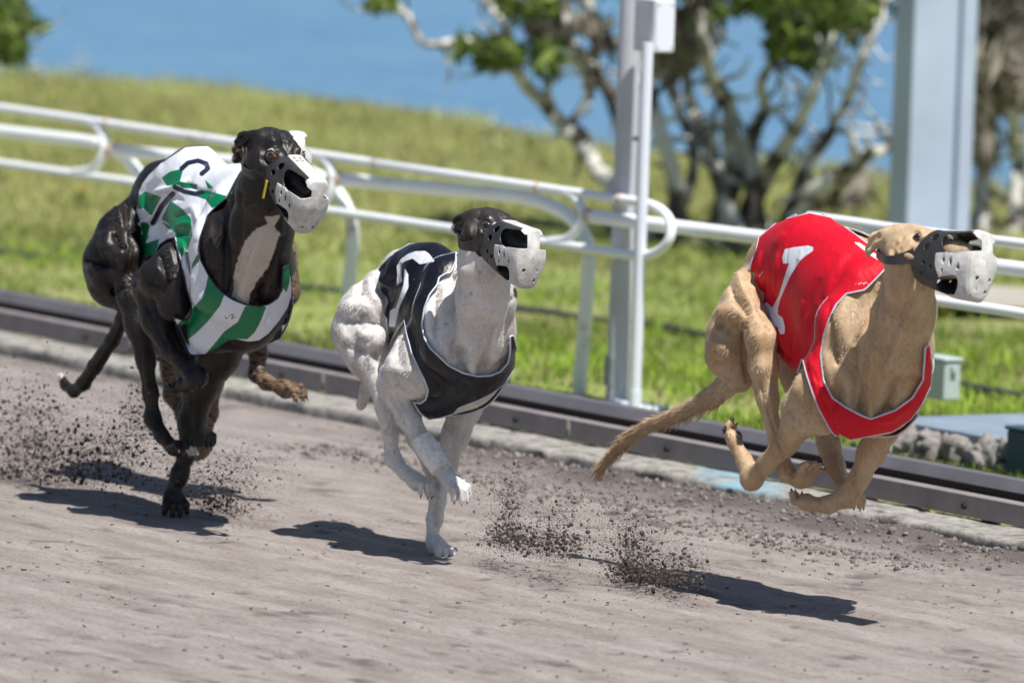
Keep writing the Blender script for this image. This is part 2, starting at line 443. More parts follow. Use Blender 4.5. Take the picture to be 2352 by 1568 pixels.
dirt_mat = mat("flying_dirt", (.1, .08, .07), .95, .1, bump=(300, .5, .002)); ramp_attr(dirt_mat, (.045, .036, .032), (.15, .125, .115))
r = np.random.default_rng(3)
n = 9000; px = r.random(n) * 2500 - 70; py = 800 + r.random(n) ** .9 * 790; P = np.array([on_z(a, b_) for a, b_ in zip(px, py)])
keep = P[:, 1] < Yk - .02; P = P[keep]; den = fbm(P, (1.5, 4, 1), 3); keep = (r.random(len(P)) < np.clip(.35 + den * 1.4, .05, 1)); P = P[keep]
Rr = .0011 + .0048 * r.random(len(P)) ** 6; P[:, 2] = track_z(P) + Rr * .3
o = crumbs("track_clods", P, Rr, clod_mat, .6, seed=4); tag(o, "small crumbs of loose soil scattered over the sandy track", "loose soil", kind="stuff")
n = 9000; kx_ = 1000 + r.random(n) * 1450; base = np.array([on_y(a, 991 + (a - 880) * .2, Yk) for a in kx_]); P = base.copy(); P[:, 1] = Yk - np.abs(r.normal(0, .16, n)) - .01
m_ = r.random(n) < .45; P[m_, 1] = Yk - .42 + r.normal(0, .06, m_.sum()); P[:, 0] += r.normal(0, .05, n)
Rr = .0010 + .0070 * r.random(n) ** 6; P[:, 2] = track_z(P) + Rr * .3
o = crumbs("ridge_clods", P, Rr, clod_mat, .95, seed=5); tag(o, "dark crumbly soil thrown up along the foot of the kerb", "loose soil", kind="stuff")

# thrown-up dirt
def spray(blobs, name, label, seed, Yoff=0.0, Yc=None):
    r = np.random.default_rng(seed); PP = []; RR = []
    for cx, cy, sx, sy, n, rot, size in blobs:
        n = int(n * 1.7); a = r.normal(size=(n, 2)); c, s_ = math.cos(rot), math.sin(rot); x = cx + (a[:, 0] * sx * c - a[:, 1] * sy * s_); y = cy + (a[:, 0] * sx * s_ + a[:, 1] * sy * c)
        yw = Yc + Yoff + r.normal(0, .05, n)
        for i in range(n):
            p = on_y(x[i], y[i], yw[i])
            if p[2] > .002: PP.append(p); RR.append(size * (.15 + r.random() ** 6 * .95))
    PP = np.array(PP); RR = np.array(RR); k = r.integers(0, len(PP), int(len(PP) * 2.6)); fine = PP[k] + r.normal(0, .018, (len(k), 3)); fine = fine[fine[:, 2] > .001]
    PP = np.concatenate([PP, fine]); RR = np.concatenate([RR, r.uniform(.0004, .0011, len(fine))])
    o = crumbs(name, PP, RR, dirt_mat, 1.0, seed=seed); tag(o, label, "dirt", kind="stuff"); return o
Y1 = on_z(400, 1180)[1]; Y2 = on_z(1020, 1276)[1]; Y3 = on_z(1950, 1385)[1]
spray([(60, 1010, 80, 52, 800, .1, .0042), (150, 1050, 110, 26, 1000, .12, .0042), (250, 1020, 70, 38, 640, 0, .0038), (320, 950, 22, 60, 450, .2, .0036), (60, 900, 110, 50, 260, .2, .0030), (20, 960, 60, 40, 420, 0, .0040), (60, 1085, 110, 12, 700, .08, .0046)], "dirt_spray", "big dark spray of soil kicked up behind the black greyhound", 11, -.02, Y1)
spray([(500, 1110, 55, 40, 430, .1, .0036), (500, 1160, 45, 16, 420, .1, .0046), (560, 1080, 60, 30, 200, 0, .0028), (420, 1100, 25, 60, 260, 0, .0030), (380, 1010, 40, 70, 200, 0, .0028)], "dirt_spray", "puff of soil at the planted forefoot of the black greyhound", 12, .10, Y1)
spray([(1170, 1180, 12, 50, 280, .05, .0040), (1165, 1235, 34, 14, 360, .1, .0046), (1270, 1245, 45, 18, 520, .1, .0048), (1290, 1200, 40, 28, 200, 0, .0034), (1150, 1130, 40, 30, 90, 0, .0026), (1230, 1160, 70, 50, 150, 0, .0026)], "dirt_spray", "soil splash between the white greyhound and the fawn one's tail", 13, -.10, Y2 + .1)
spray([(1450, 1270, 30, 38, 560, .1, .0042), (1455, 1315, 36, 12, 420, .1, .0050), (1550, 1305, 40, 22, 460, .1, .0046), (1440, 1200, 40, 40, 150, 0, .0030), (1520, 1330, 40, 8, 260, .15, .0050), (1400, 1170, 60, 30, 90, 0, .0024)], "dirt_spray", "soil splash on the track below the fawn greyhound's tail", 14, -.10, Y3 - .2)

# ------------------------------------------------------------------ kerb slabs
conc = mat("kerb_concrete", (.36, .35, .32), .9, .2); nt = conc.node_tree; N = nt.nodes; L = nt.links; b = N["Principled BSDF"]; tc = N.new("ShaderNodeTexCoord")
n1 = N.new("ShaderNodeTexNoise"); n1.inputs["Scale"].default_value = 22; n1.inputs["Detail"].default_value = 8; n1.inputs["Roughness"].default_value = .7; L.new(tc.outputs["Object"], n1.inputs["Vector"])
r1 = N.new("ShaderNodeValToRGB"); e = r1.color_ramp.elements; e[0].position = .34; e[0].color = (.09, .085, .072, 1); e[1].position = .70; e[1].color = (.42, .40, .365, 1); x_ = e.new(.48); x_.color = (.27, .255, .228, 1); L.new(n1.outputs[0], r1.inputs[0])
at = N.new("ShaderNodeAttribute"); at.attribute_name = "paint"; m2 = N.new("ShaderNodeMix"); m2.data_type = 'RGBA'; L.new(at.outputs["Fac"], m2.inputs[0]); L.new(r1.outputs[0], m2.inputs[6]); m2.inputs[7].default_value = (.22, .37, .45, 1); L.new(m2.outputs[2], b.inputs["Base Color"])
bn = N.new("ShaderNodeBump"); bn.inputs["Strength"].default_value = .8; bn.inputs["Distance"].default_value = .01; L.new(n1.outputs[0], bn.inputs["Height"]); L.new(bn.outputs[0], b.inputs["Normal"])
def rough_block(name, lo, hi, step, amp, material, parent=None, rnd=.012, seed=0, at=None):
    lo = np.array(lo, float); hi = np.array(hi, float); F = Field(lo - .03, hi + .03, step)
    g = np.stack(np.meshgrid(*F.ax, indexing='ij'), -1); c = (lo + hi) / 2; h = (hi - lo) / 2 - rnd; q = np.abs(g - c) - h
    d = np.linalg.norm(np.maximum(q, 0), axis=-1) + np.minimum(q.max(-1), 0) - rnd
    P = g.reshape(-1, 3) + seed; nz = (fbm(P, (9, 30, 30), 4) * amp).reshape(d.shape); F.F = (d + nz).astype(np.float32)
    V, Q = surface_nets(F); attrs = {"paint": np.zeros(len(V))} if at is None else {"paint": at(V)}
    return mesh_obj(name, V, Q, material, parent, True, attrs)
zt = .038
Yb = on_z(880, 936, zt)[1]; Yp = on_z(725, 900, zt)[1]
def kx_at(px): return on_y(px, 991 + (px - 880) * .2, Yk)[0]
labels = ["weathered concrete kerb slab behind the black greyhound's tail, reaching the left edge", "weathered concrete kerb slab with a rounded end between the black and the white greyhound",
          "stained concrete kerb slab with a blue painted patch beneath the fawn greyhound", "concrete kerb slab at the bottom right corner of the rail"]
for (a, b_), lb in zip(((-260, 508), (512, 876), (882, 1985), (2000, 2560)), labels):
    f_paint = lambda V: np.clip(1 - np.abs(proj(V)[0][:, 0] - 1700) / 110, 0, 1) ** .5 * (V[:, 2] > zt - .012) * np.clip(.7 + fbm(V, 9, 3), 0, 1) * (b_ > 1900 and a < 1900)
    o = rough_block("kerb_slab", (kx_at(a), Yk, -.05), (kx_at(b_), Yp + .035, zt), .010, .007, conc, None, .012, a, f_paint); tag(o, lb, "kerb", "concrete kerb slabs")

# ------------------------------------------------------------------ steel lure rail
steel_b = mat("rail_steel_blue", (.135, .132, .150), .75, .25, noise=(9, .5, (.095, .09, .10)), bump=(40, .2, .003))
steel_r = mat("rail_steel_brown", (.27, .245, .25), .7, .3, noise=(12, .5, (.19, .165, .16)), bump=(60, .3, .003))
steel_d = mat("rail_steel_dark", (.035, .028, .026), .8, .2)
Yp = on_z(725, 900, zt)[1]; Xl, Xr = kx_at(-500), kx_at(2900)
zl0 = on_y(725, 896, Yp)[2]; zl1 = on_y(725, 851, Yp)[2]; Yu = Yp + .055; zu0 = on_y(725, 833, Yu)[2]; zu1 = on_y(725, 806, Yu)[2]
rail = empty("lure_rail", (kx_at(1100), Yp, 0)); tag(rail, "low steel rail of two parallel beams running beside the track", "rail")
mb = MB(); c = ((Xl + Xr) / 2, Yu + .03, (zu0 + zu1) / 2); mb.prism(c, ((Xr - Xl) / 2, 0, 0), (0, .03, .0), (0, 0, (zu1 - zu0) / 2)); ub = mb.build("upper_beam", steel_b, rail, bevel=.002)
for v in ub.data.vertices:
    if v.co.z > c[2] and v.co.y < c[1]: v.co.y += .022
cuts = [-700, -180, 300, 745, 1312, 1990, 2700]
for a, b_ in zip(cuts[:-1], cuts[1:]):
    x0, x1 = on_y(a, 875, Yp)[0] + .006, on_y(b_, 875, Yp)[0] - .006
    mb = MB(); mb.prism(((x0 + x1) / 2, Yp, (zl0 + zl1) / 2), ((x1 - x0) / 2, 0, 0), (0, .004, 0), (0, 0, (zl1 - zl0) / 2)); mb.prism(((x0 + x1) / 2, Yp + .022, zl1 - .003), ((x1 - x0) / 2, 0, 0), (0, .0175, 0), (0, 0, .003)); mb.build("side_plate", steel_r, rail, bevel=.002)
    for u in (.35, .8):
        xx = x0 + (x1 - x0) * u; mb = MB(); mb.tube([(xx, Yp - .012, zl0 + .025), (xx, Yp - .003, zl0 + .025)], [.008, .008], 6); mb.build("bolt", steel_d, rail)
mb = MB(); mb.prism(((Xl + Xr) / 2, Yp + .052, (zl1 + zu0) / 2 - .004), ((Xr - Xl) / 2, 0, 0), (0, .003, 0), (0, 0, (zu0 - zl1) / 2 + .010)); mb.build("gap_shade_web", steel_d, rail)  # back of the channel; its near-black colour paints in the gap's shade
for a in range(-300, 2700, 285):
    xx = on_y(a, 900, Yp)[0]; mb = MB(); mb.prism((xx, Yp + .03, zl0 / 2), (.012, 0, 0), (0, .02, 0), (0, 0, zl0 / 2 + .01)); mb.build("foot_bracket", steel_d, rail)

# ------------------------------------------------------------------ grass field and lake
shore_px = [(-500, 105), (-200, 142), (0, 168), (400, 196), (800, 236), (1100, 284), (1300, 326), (1600, 368), (2000, 398), (2352, 450), (2900, 540)]
shore = np.array([on_z(x, y) for x, y in shore_px])
sx = np.concatenate([[-900], shore[:, 0][::1]]) if shore[0, 0] < shore[-1, 0] else None
so = shore[np.argsort(shore[:, 0])]
def shore_y(X):
    y = np.interp(X, so[:, 0], so[:, 1]); y = np.where(X < so[0, 0], so[0, 1] + (X - so[0, 0]) * (so[1, 1] - so[0, 1]) / (so[1, 0] - so[0, 0]), y)
    y = np.where(X > so[-1, 0], so[-1, 1] + (X - so[-1, 0]) * .4, y); return np.maximum(y, Yk + 3)
fx = stretch(so[0, 0] - 1, so[-1, 0] + 1, .12, -900, 900); ty = np.concatenate([np.linspace(0, 1, 130), [1.02, 1.05]])
X, Tt = np.meshgrid(fx, ty, indexing='ij'); Y0_ = Yk + .10; Ys = Y0_ + (shore_y(X) - Y0_) * Tt; Z = np.where(Tt > 1.0, -.25 * (Tt - 1) / .05 - .03, 0)
V = np.stack([X.ravel(), Ys.ravel(), Z.ravel()], 1); V[:, 2] += np.where(Tt.ravel() <= 1, fbm(V, (1.3, 1.3, 1), 3) * .03 * np.clip((V[:, 1] - Yk - .5), 0, 1), 0) - .004 + np.where(Tt.ravel() <= 1, 0.012, 0)
ny = len(ty); a = (np.arange(len(fx) - 1)[:, None] * ny + np.arange(ny - 1)[None]).ravel(); Q = np.stack([a, a + ny, a + ny + 1, a + 1], 1)
soil = mat("grassy_soil", (.22, .28, .07), .95, .1, noise=(2.5, .35, (.26, .24, .12)), bump=(25, .6, .03))
o = mesh_obj("grass_field", V, Q, soil); tag(o, kind="structure")
water = mat("lake_water", (.115, .23, .35), .35, .0, noise=(.9, .5, (.085, .19, .32))); nt = water.node_tree; N = nt.nodes; L = nt.links; tc = N.new("ShaderNodeTexCoord"); mp = N.new("ShaderNodeMapping"); mp.inputs["Scale"].default_value = (1, 1, 1); L.new(tc.outputs["Object"], mp.inputs[0])
w1 = N.new("ShaderNodeTexNoise"); w1.inputs["Scale"].default_value = 3.2; w1.inputs["Detail"].default_value = 4; L.new(mp.outputs[0], w1.inputs["Vector"]); bn = N.new("ShaderNodeBump"); bn.inputs["Strength"].default_value = .9; bn.inputs["Distance"].default_value = .16; L.new(w1.outputs[0], bn.inputs["Height"]); L.new(bn.outputs[0], N["Principled BSDF"].inputs["Normal"])
gl = N.new("ShaderNodeBsdfGlossy"); gl.inputs["Roughness"].default_value = .15; L.new(bn.outputs[0], gl.inputs["Normal"]); ms = N.new("ShaderNodeMixShader"); ms.inputs[0].default_value = .20
L.new(N["Principled BSDF"].outputs[0], ms.inputs[1]); L.new(gl.outputs[0], ms.inputs[2]); L.new(ms.outputs[0], N["Material Output"].inputs[0])
o = mesh_obj("lake", [(-1500, Yk + 2.5, -.13), (1500, Yk + 2.5, -.13), (1500, 2500, -.13), (-1500, 2500, -.13)], [(0, 1, 2, 3)], water, None, False); tag(o, kind="structure")

# grass blades
def blades(name, n, seed, label, dlo, dhi, hlo, hhi, wd, c_lo, c_hi, dens=None):
    r = np.random.default_rng(seed); dep = np.sqrt(r.random(n) * (dhi ** 2 - dlo ** 2) + dlo ** 2); px = r.random(n) * 2640 - 140
    P = CAM + (C2W @ np.stack([(px - CX) / FOC * dep, np.zeros(n), dep])).T; P[:, 2] = 0
    k = (P[:, 1] > Yp + .16) & (P[:, 1] < shore_y(P[:, 0]) - .02)
    k &= poly_sd(proj(P)[0], [(2110, 672), (2240, 663), (2500, 676), (3200, 770), (3200, 823), (2500, 724), (2260, 710), (2130, 708)]) > 0
    if dens is not None: k &= r.random(n) < dens(P)
    P = P[k]; n = len(P)
    clump = np.clip(fbm(P, (3.0, 3.0, 1), 3) * 1.5 + .5, 0, 1); big = np.clip(fbm(P + 40, (.6, .6, 1), 2) * 1.4 + .5, 0, 1)
    h = (hlo + (hhi - hlo) * r.random(n) * (.35 + .9 * clump)); a = r.random(n) * 6.28; lean = r.normal(0, .45, (n, 2)) * h[:, None]
    w = wd * (.6 + .8 * r.random(n)); s = np.stack([np.cos(a), np.sin(a), np.zeros(n)], 1) * w[:, None]; up = np.zeros((n, 3)); up[:, 2] = h
    ln = np.zeros((n, 3)); ln[:, :2] = lean
    V = np.stack([P - s, P + s, P + up * .6 + ln * .35 + s * .8, P + up * .6 + ln * .35 - s * .8, P + up + ln], 1)
    i = 5 * np.arange(n)[:, None]; F = np.concatenate([i + [0, 1, 2], i + [0, 2, 3], i + [3, 2, 4]])
    g = np.clip(.62 * clump + .38 * big + r.normal(0, .15, n), 0, 1); dry = (r.random(n) < .16 + .25 * (1 - clump)).astype(float)
    colr = np.array(c_lo) + (np.array(c_hi) - np.array(c_lo)) * g[:, None]; colr = np.where(dry[:, None] > 0, np.array([.30, .27, .12]) * (.6 + .6 * r.random((n, 1))), colr)
    o = mesh_obj(name, V.reshape(-1, 3), F, grass_mat, None, False, {"tint": np.repeat(colr, 5, 0)}); tag(o, label, "grass", kind="stuff"); return o
grass_mat = mat("grass_blades", (.1, .2, .03), .6, .25); nt = grass_mat.node_tree; a_ = nt.nodes.new("ShaderNodeAttribute"); a_.attribute_name = "tint"; nt.links.new(a_.outputs["Color"], nt.nodes["Principled BSDF"].inputs["Base Color"])
nt.nodes["Principled BSDF"].inputs["Subsurface Weight"].default_value = 0
tr = nt.nodes.new("ShaderNodeBsdfTranslucent"); nt.links.new(a_.outputs["Color"], tr.inputs[0]); ms = nt.nodes.new("ShaderNodeMixShader"); ms.inputs[0].default_value = .35
nt.links.new(nt.nodes["Principled BSDF"].outputs[0], ms.inputs[1]); nt.links.new(tr.outputs[0], ms.inputs[2]); nt.links.new(ms.outputs[0], nt.nodes["Material Output"].inputs[0])
blades("near_grass", 100000, 21, "short bright green grass behind the steel rail and under the white fence", 20.5, 29, .018, .062, .0035, (.16, .25, .04), (.37, .52, .07), lambda P: np.clip(.75 + fbm(P + 9, (2, 2, 1), 3) * 1.6, .08, 1))
blades("meadow_grass", 120000, 22, "taller olive green meadow grass sloping down to the lake", 28, 46, .025, .065, .0045, (.36, .37, .15), (.48, .50, .19))
pth = [on_z(x, y, .042) for x, y in ((2110, 664), (2240, 655), (2500, 668), (3200, 760), (3200, 815), (2500, 716), (2260, 702), (2130, 700))]
o = mesh_obj("path", pth, [tuple(range(8))[::-1]], mat("path_sand", (.40, .37, .35), .9, .1, noise=(6, .5, (.30, .29, .22))), None, False); tag(o, kind="structure")
# wild flowers
fl_w = mat("white_petals", (.85, .84, .80), .6, .3); fl_y = mat("yellow_petals", (.80, .48, .03), .6, .3); stem_m = mat("green_stem", (.08, .16, .03), .7, .2)
def flower(px, py, n, spread, m, label, name, seed, rad=.016):
    r = np.random.default_rng(seed); g = on_z(px, py); rt = empty(name, g); tag(rt, label, "flowers", "wild flowers in the meadow"); mb = MB(); ms_ = MB()
    ms_ = MB(); st_ = []
    for i in range(n):
        p = g + np.array([r.normal(0, spread), r.normal(0, spread), 0]); hgt = r.uniform(.06, .14); ms_.tube([p, p + (0, 0, hgt * .5), p + (0, 0, hgt)], .002, 5)
        for q in range(6):
            a = q * 1.047 + r.random(); t = np.array([math.cos(a), math.sin(a), .35]) * rad; c = p + (0, 0, hgt); s_ = np.array([-math.sin(a), math.cos(a), 0]) * rad * .45
            mb.add([c, c + t * .6 + s_, c + t, c + t * .6 - s_], [(0, 1, 2, 3)])
    o_ = mb.build("blossoms", m, rt, True); o_["kind"] = "stuff"; o_ = ms_.build("stems", stem_m, rt, True); o_["kind"] = "stuff"
FL = [(30, 190, "clump of white meadow flowers at the left edge near the lake"), (90, 205, "clump of white meadow flowers second from the left edge"), (180, 178, "clump of white meadow flowers beside the shore, above the left fence loop"), (190, 215, "low white meadow flowers under the shoreline clump on the left"),
      (1130, 352, "pale meadow flowers left of the white round post, beyond the fence"), (1220, 356, "pale meadow flowers nearest the white round post"), (2000, 480, "white flowers just left of the big steel column"), (1700, 452, "white flowers at the foot of the gnarled tree")]
for i, (x, y, lb) in enumerate(FL): flower(x, y + 14, 7, .035, fl_w, lb, "white_wildflowers", 50 + i)
flower(190, 490, 3, .012, fl_y, "yellow flowers behind the black greyhound's rump", "yellow_wildflowers", 70, .013); flower(2155, 805, 3, .02, fl_y, "yellow flowers right of the fawn greyhound's neck", "yellow_wildflowers", 71, .01)
# hose lying in the grass
hose = MB(); hp = catmull([on_z(x, y, .022) for x, y in ((-120, 566), (80, 590), (170, 604), (400, 632), (700, 660), (1190, 708), (1380, 734), (1565, 762), (1900, 828), (2200, 886), (2352, 906), (2500, 930))], 10); hp[:, 2] += fbm(hp, (3, 3, 1), 2) * .01
hose.tube(hp, .013, 10); o = hose.build("garden_hose", mat("black_rubber", (.03, .034, .045), .6, .3), None, True); tag(o, "black hose lying in the grass behind the white fence", "hose")

# ------------------------------------------------------------------ white tube fence
white = mat("white_fence_paint", (.82, .84, .86), .45, .4); nt = white.node_tree; N = nt.nodes; L = nt.links; tc = N.new("ShaderNodeTexCoord")
n1 = N.new("ShaderNodeTexNoise"); n1.inputs["Scale"].default_value = 7; n1.inputs["Detail"].default_value = 8; n1.inputs["Roughness"].default_value = .7; L.new(tc.outputs["Object"], n1.inputs["Vector"])
r1 = N.new("ShaderNodeValToRGB"); e = r1.color_ramp.elements; e[0].position = .60; e[0].color = (.82, .84, .86, 1); e[1].position = .74; e[1].color = (.33, .17, .08, 1); x_ = e.new(.66); x_.color = (.62, .58, .52, 1); L.new(n1.outputs[0], r1.inputs[0]); L.new(r1.outputs[0], N["Principled BSDF"].inputs["Base Color"])
rust = mat("rusty_weld", (.50, .27, .13), .8, .3, noise=(60, .6, (.74, .70, .64)), bump=(200, .6, .002))
Yf = on_z(1330, 924)[1]; fpt = lambda L_: [on_y(x, y, Yf) for x, y in L_]
fence = empty("tube_fence", on_z(1330, 924)); tag(fence, "low white tubular steel fence with looped ends behind the dogs", "fence")
def ftube(name, pts, r_, n=8, dy=0.0, parent=fence):
    lean = lambda x, y: -.032 * min(1, max(0, (y - 248 - .148 * x) / (130 - .005 * x)))          # lean added so the sun reaches the lower loop rail past the top one
    P = [on_y(x, y, Yf + ((lean(x, y) if dy == 0 else 0) if i == 0 or dy == 0 else dy)) for i, (x, y) in enumerate(pts)]; P = catmull(P, n); mb = MB(); mb.tube(P, r_, 14); return mb.build(name, white, parent, True)
th, tk = .0135, .0195
ftube("loop_rail", [(-420, 186), (-100, 233), (400, 307), (900, 381), (1300, 440), (1440, 460), (1482, 467), (1515, 480), (1536, 502), (1542, 527), (1534, 556), (1512, 577), (1480, 587), (1430, 583), (1300, 564), (900, 506), (400, 433), (-100, 361), (-420, 315)], th, 8)
ftube("loop_rail", [(1858, 498), (1960, 511), (2100, 531), (2352, 561), (2700, 606)], th)
ftube("loop_rail", [(2700, 778), (2352, 721), (2166, 693), (2080, 680)], th)
for U in ([(205, 280), (226, 294), (238, 318), (239, 344), (229, 370), (208, 390), (170, 397)], [(722, 356), (746, 368), (762, 392), (766, 420), (754, 452), (732, 472), (694, 478)], [(1298, 441), (1322, 455), (1336, 478), (1337, 502), (1325, 530), (1300, 550), (1262, 556)], [(1985, 517), (2010, 535), (2026, 562), (2030, 592), (2018, 630), (1990, 655), (1950, 662)]):
    ftube("loop_bend", U, th * 1.02)
for Pth in ([(-420, 268), (-100, 292), (140, 318), (225, 330), (275, 355), (308, 385), (326, 425), (328, 500), (318, 620), (306, 728)],
            [(243, 345), (430, 362), (600, 378), (680, 388), (740, 410), (780, 448), (804, 500), (810, 560), (803, 640), (786, 800), (780, 836)],
            [(768, 410), (900, 424), (1100, 443), (1200, 454), (1262, 472), (1312, 500), (1344, 545), (1352, 600), (1346, 700), (1332, 880), (1329, 926)],
            [(1341, 495), (1526, 518), (1751, 546), (1890, 562), (1960, 580), (2020, 614), (2052, 670), (2058, 740), (2050, 860), (2030, 1046)],
            [(2032, 582), (2268, 609), (2420, 628), (2700, 664)]):
    ftube("rail_with_post", Pth, tk, dy=.038)  # offset added to keep these out of the top rail's shadow
for x, y, rr in ((250, 345, tk * 1.22), (1346, 495, tk * 1.22), (772, 411, tk * 1.2), (2038, 583, tk * 1.2)):
    mb = MB(); a = fpt([(x - 10, y - 1)])[0]; b_ = fpt([(x + 14, y + 1.5)])[0]; mb.tube([a, (a * .3 + b_ * .7), b_], [rr * .95, rr, rr * .8], 14); mb.build("weld_collar", rust, fence, True)
for x, y in ((248, 285), (1065, 530), (866, 376), (1238, 432), (1427, 458), (1415, 581), (880, 503)):
    mb = MB(); a = fpt([(x - 4, y - .6)])[0]; b_ = fpt([(x + 4, y + .6)])[0]; mb.tube([a + (0, -.012, 0), b_ + (0, -.012, 0)] if y in (530, 581, 503) else [a, b_], [th * 1.14] * 2, 14); mb.build("joint_ring", rust, fence, True)

# ------------------------------------------------------------------ round post with conduit and junction box
gpaint = mat("post_paint", (.50, .51, .59), .5, .4, noise=(8, .45, (.42, .42, .44)), bump=(30, .2, .003))
grey_pl = mat("grey_coupling", (.36, .38, .42), .6, .3, noise=(20, .4, (.28, .28, .30))); white_pl = mat("white_conduit", (.72, .75, .84), .45, .4)
box_mat = mat("junction_box_paint", (.68, .72, .78), .5, .4, noise=(12, .3, (.58, .60, .60)))
b0 = on_z(1417, 934); Yq = b0[1]; top = np.array(b0) + (0, 0, 3.2)
post = empty("round_post", b0); tag(post, "tall round pale steel post on a white base plate behind the fence", "post")
sc_ = FOC / proj(b0)[1]
mb = MB(); mb.tube([b0, b0 + (0, 0, 1.5), top], 26.5 / sc_, 24); mb.build("shaft", gpaint, post, True)
mb = MB(); mb.tube([on_y(1416, 884, Yq), on_y(1418, 820, Yq)], 30.5 / sc_, 24); mb.build("coupling", grey_pl, post, True)
mb = MB(); c = on_z(1458, 936, .012); mb.prism(c + (0, 0, 0), (.105, 0, 0), (0, .05, 0), (0, 0, .012)); mb.build("base_plate", white_pl, post, bevel=.003)
Yc_ = Yq - .02; ca = on_z(1458, 934, .024); cond = empty("conduit_pipe", ca); tag(cond, "thin white conduit pipe strapped beside the round post", "conduit")
mb = MB(); mb.tube([ca, ca + (0, 0, .5), ca + (0, 0, .985)], 13.0 / sc_, 18); mb.build("pipe", white_pl, cond, True)
mb = MB(); mb.tube([ca + (0, 0, .0), ca + (0, 0, .045)], 15.0 / sc_, 18); mb.build("socket", white_pl, cond, True)
cl = on_y(1474, 320, Yc_); mb = MB(); mb.prism(cl, (.026, 0, 0), (0, .014, 0), (0, 0, .006)); mb.build("clamp", grey_pl, cond, bevel=.002)
jb = on_y(1503, 58, Yq - .035); jbx = empty("junction_box", jb); tag(jbx, "white electrical box mounted at the top of the conduit beside the round post", "electrical box")
mb = MB(); mb.prism(jb, (.050, 0, 0), (0, .034, 0), (0, 0, .072)); mb.build("case", box_mat, jbx, bevel=.004)
mb = MB(); mb.prism(jb + (.0525, 0, 0), (.0022, 0, 0), (0, .030, 0), (0, 0, .068)); mb.build("cover_plate", white_pl, jbx, bevel=.0015)
for dy in (-.023, .023):
    for dz in (-.058, .058): mb = MB(); mb.tube([jb + (.054, dy, dz), jb + (.057, dy, dz)], .003, 8); mb.build("screw", grey_pl, jbx, True)

# big steel column
bc = on_z(2128, 672); col_ = empty("steel_column", bc); tag(col_, "massive pale steel column with a vertical groove at the upper right", "column"); s2 = FOC / proj(bc)[1]
colp = mat("column_paint", (.43, .50, .62), .5, .4, noise=(3, .35, (.36, .42, .53)))
Hc = 4.0
for y0, y1, x1 in ((-.125, .045, .055), (.068, .125, .050)):
    mb = MB(); mb.prism(bc + (0, (y0 + y1) / 2, Hc / 2), (x1, 0, 0), (0, (y1 - y0) / 2, 0), (0, 0, Hc / 2)); mb.build("box_section", colp, col_, bevel=.006)
mb = MB(); mb.prism(bc + (-.01, .0565, Hc / 2), (.035, 0, 0), (0, .0112, 0), (0, 0, Hc / 2)); mb.build("web", colp, col_)
mb = MB(); mb.prism(bc + (0, 0, .01), (.14, 0, 0), (0, .2, 0), (0, 0, .01)); mb.build("foot_plate", colp, col_, bevel=.003)

# ------------------------------------------------------------------ right-hand corner: pad, boxes, rubble
pad_m = mat("pad_blue_paint", (.27, .33, .40), .55, .35, noise=(7, .45, (.16, .20, .26)), bump=(20, .3, .006))
Ypd = on_z(2290, 1085)[1]; x0 = on_y(2020, 990, Ypd)[0]; zpd = on_y(2200, 990, Ypd)[2]
Ype = on_z(2300, 918, zpd)[1]
mb = MB(); xr = on_y(2800, 1130, Ypd)[0]; mb.prism(((x0 + xr) / 2, (Ypd + Ype) / 2, zpd - .012), ((xr - x0) / 2, 0, 0), (0, (Ype - Ypd) / 2, 0), (0, 0, .012)); o = mb.build("concrete_pad", pad_m, None, bevel=.004); tag(o, "flat blue grey slab lying behind the rail at the right edge", "slab")
stone_m = mat("rubble_stone", (.46, .43, .40), .9, .2, noise=(18, .5, (.16, .14, .13)), bump=(60, .6, .004)); soil_d = mat("dark_earth", (.09, .075, .065), .95, .1, bump=(40, .6, .01))
mb = MB(); mb.prism(((x0 + xr) / 2 + .01, Ypd + .12, (zpd - .025) / 2), ((xr - x0) / 2 - .01, 0, 0), (0, .1, 0), (0, 0, (zpd - .026) / 2)); o = mb.build("earth_bank", soil_d, None, bevel=.01); tag(o, "dark earth packed under the blue grey slab behind the rubble", "earth bank")
r = np.random.default_rng(8); stones = []
for k in range(5):
    V, F = ico(); 
    for _ in range(2):
        ed = {}; V = list(map(np.array, V)); F2 = []
        def mid(a, b):
            kk = (min(a, b), max(a, b))
            if kk not in ed: m__ = V[a] + V[b]; V.append(m__ / np.linalg.norm(m__)); ed[kk] = len(V) - 1
            return ed[kk]
        for f in F: a, b_, c = [int(q) for q in f]; ab, bc_, ca_ = mid(a, b_), mid(b_, c), mid(c, a); F2 += [(a, ab, ca_), (b_, bc_, ab), (c, ca_, bc_), (ab, bc_, ca_)]
        F = np.array(F2)
    V = np.array(V); V = V * (1 + .35 * fbm(V + 7 * k, 1.6, 3))[:, None] * np.array([1.3, .9, .7]); stones.append((V, F))
lib = []
for i in range(90):
    px_ = r.uniform(2040, 2345); t = r.random(); p = on_y(px_, 1000, Ypd); zz = t * (zpd - .03)
    sz = r.uniform(.012, .034); loc = (p[0], Ypd - .012 - r.random() * .03 * (1 - t), zz + .008)
    if i < 5: V, F = stones[i]; o = mesh_obj("rubble_stone", V, F, stone_m, None, True); lib.append(o)
    else: o = lib[i % 5].copy(); col.objects.link(o)
    o.location = loc; o.rotation_euler = tuple(r.random(3) * 6.28); o.scale = (sz,) * 3; tag(o, "pale broken stone in the rubble below the blue grey slab on the right", "stone", "rubble stones under the slab")
box_g = mat("pale_green_box", (.47, .54, .52), .55, .35, noise=(9, .4, (.40, .46, .45))); box_d = mat("dark_blue_box", (.05, .10, .14), .5, .4, noise=(10, .4, (.03, .06, .085)))
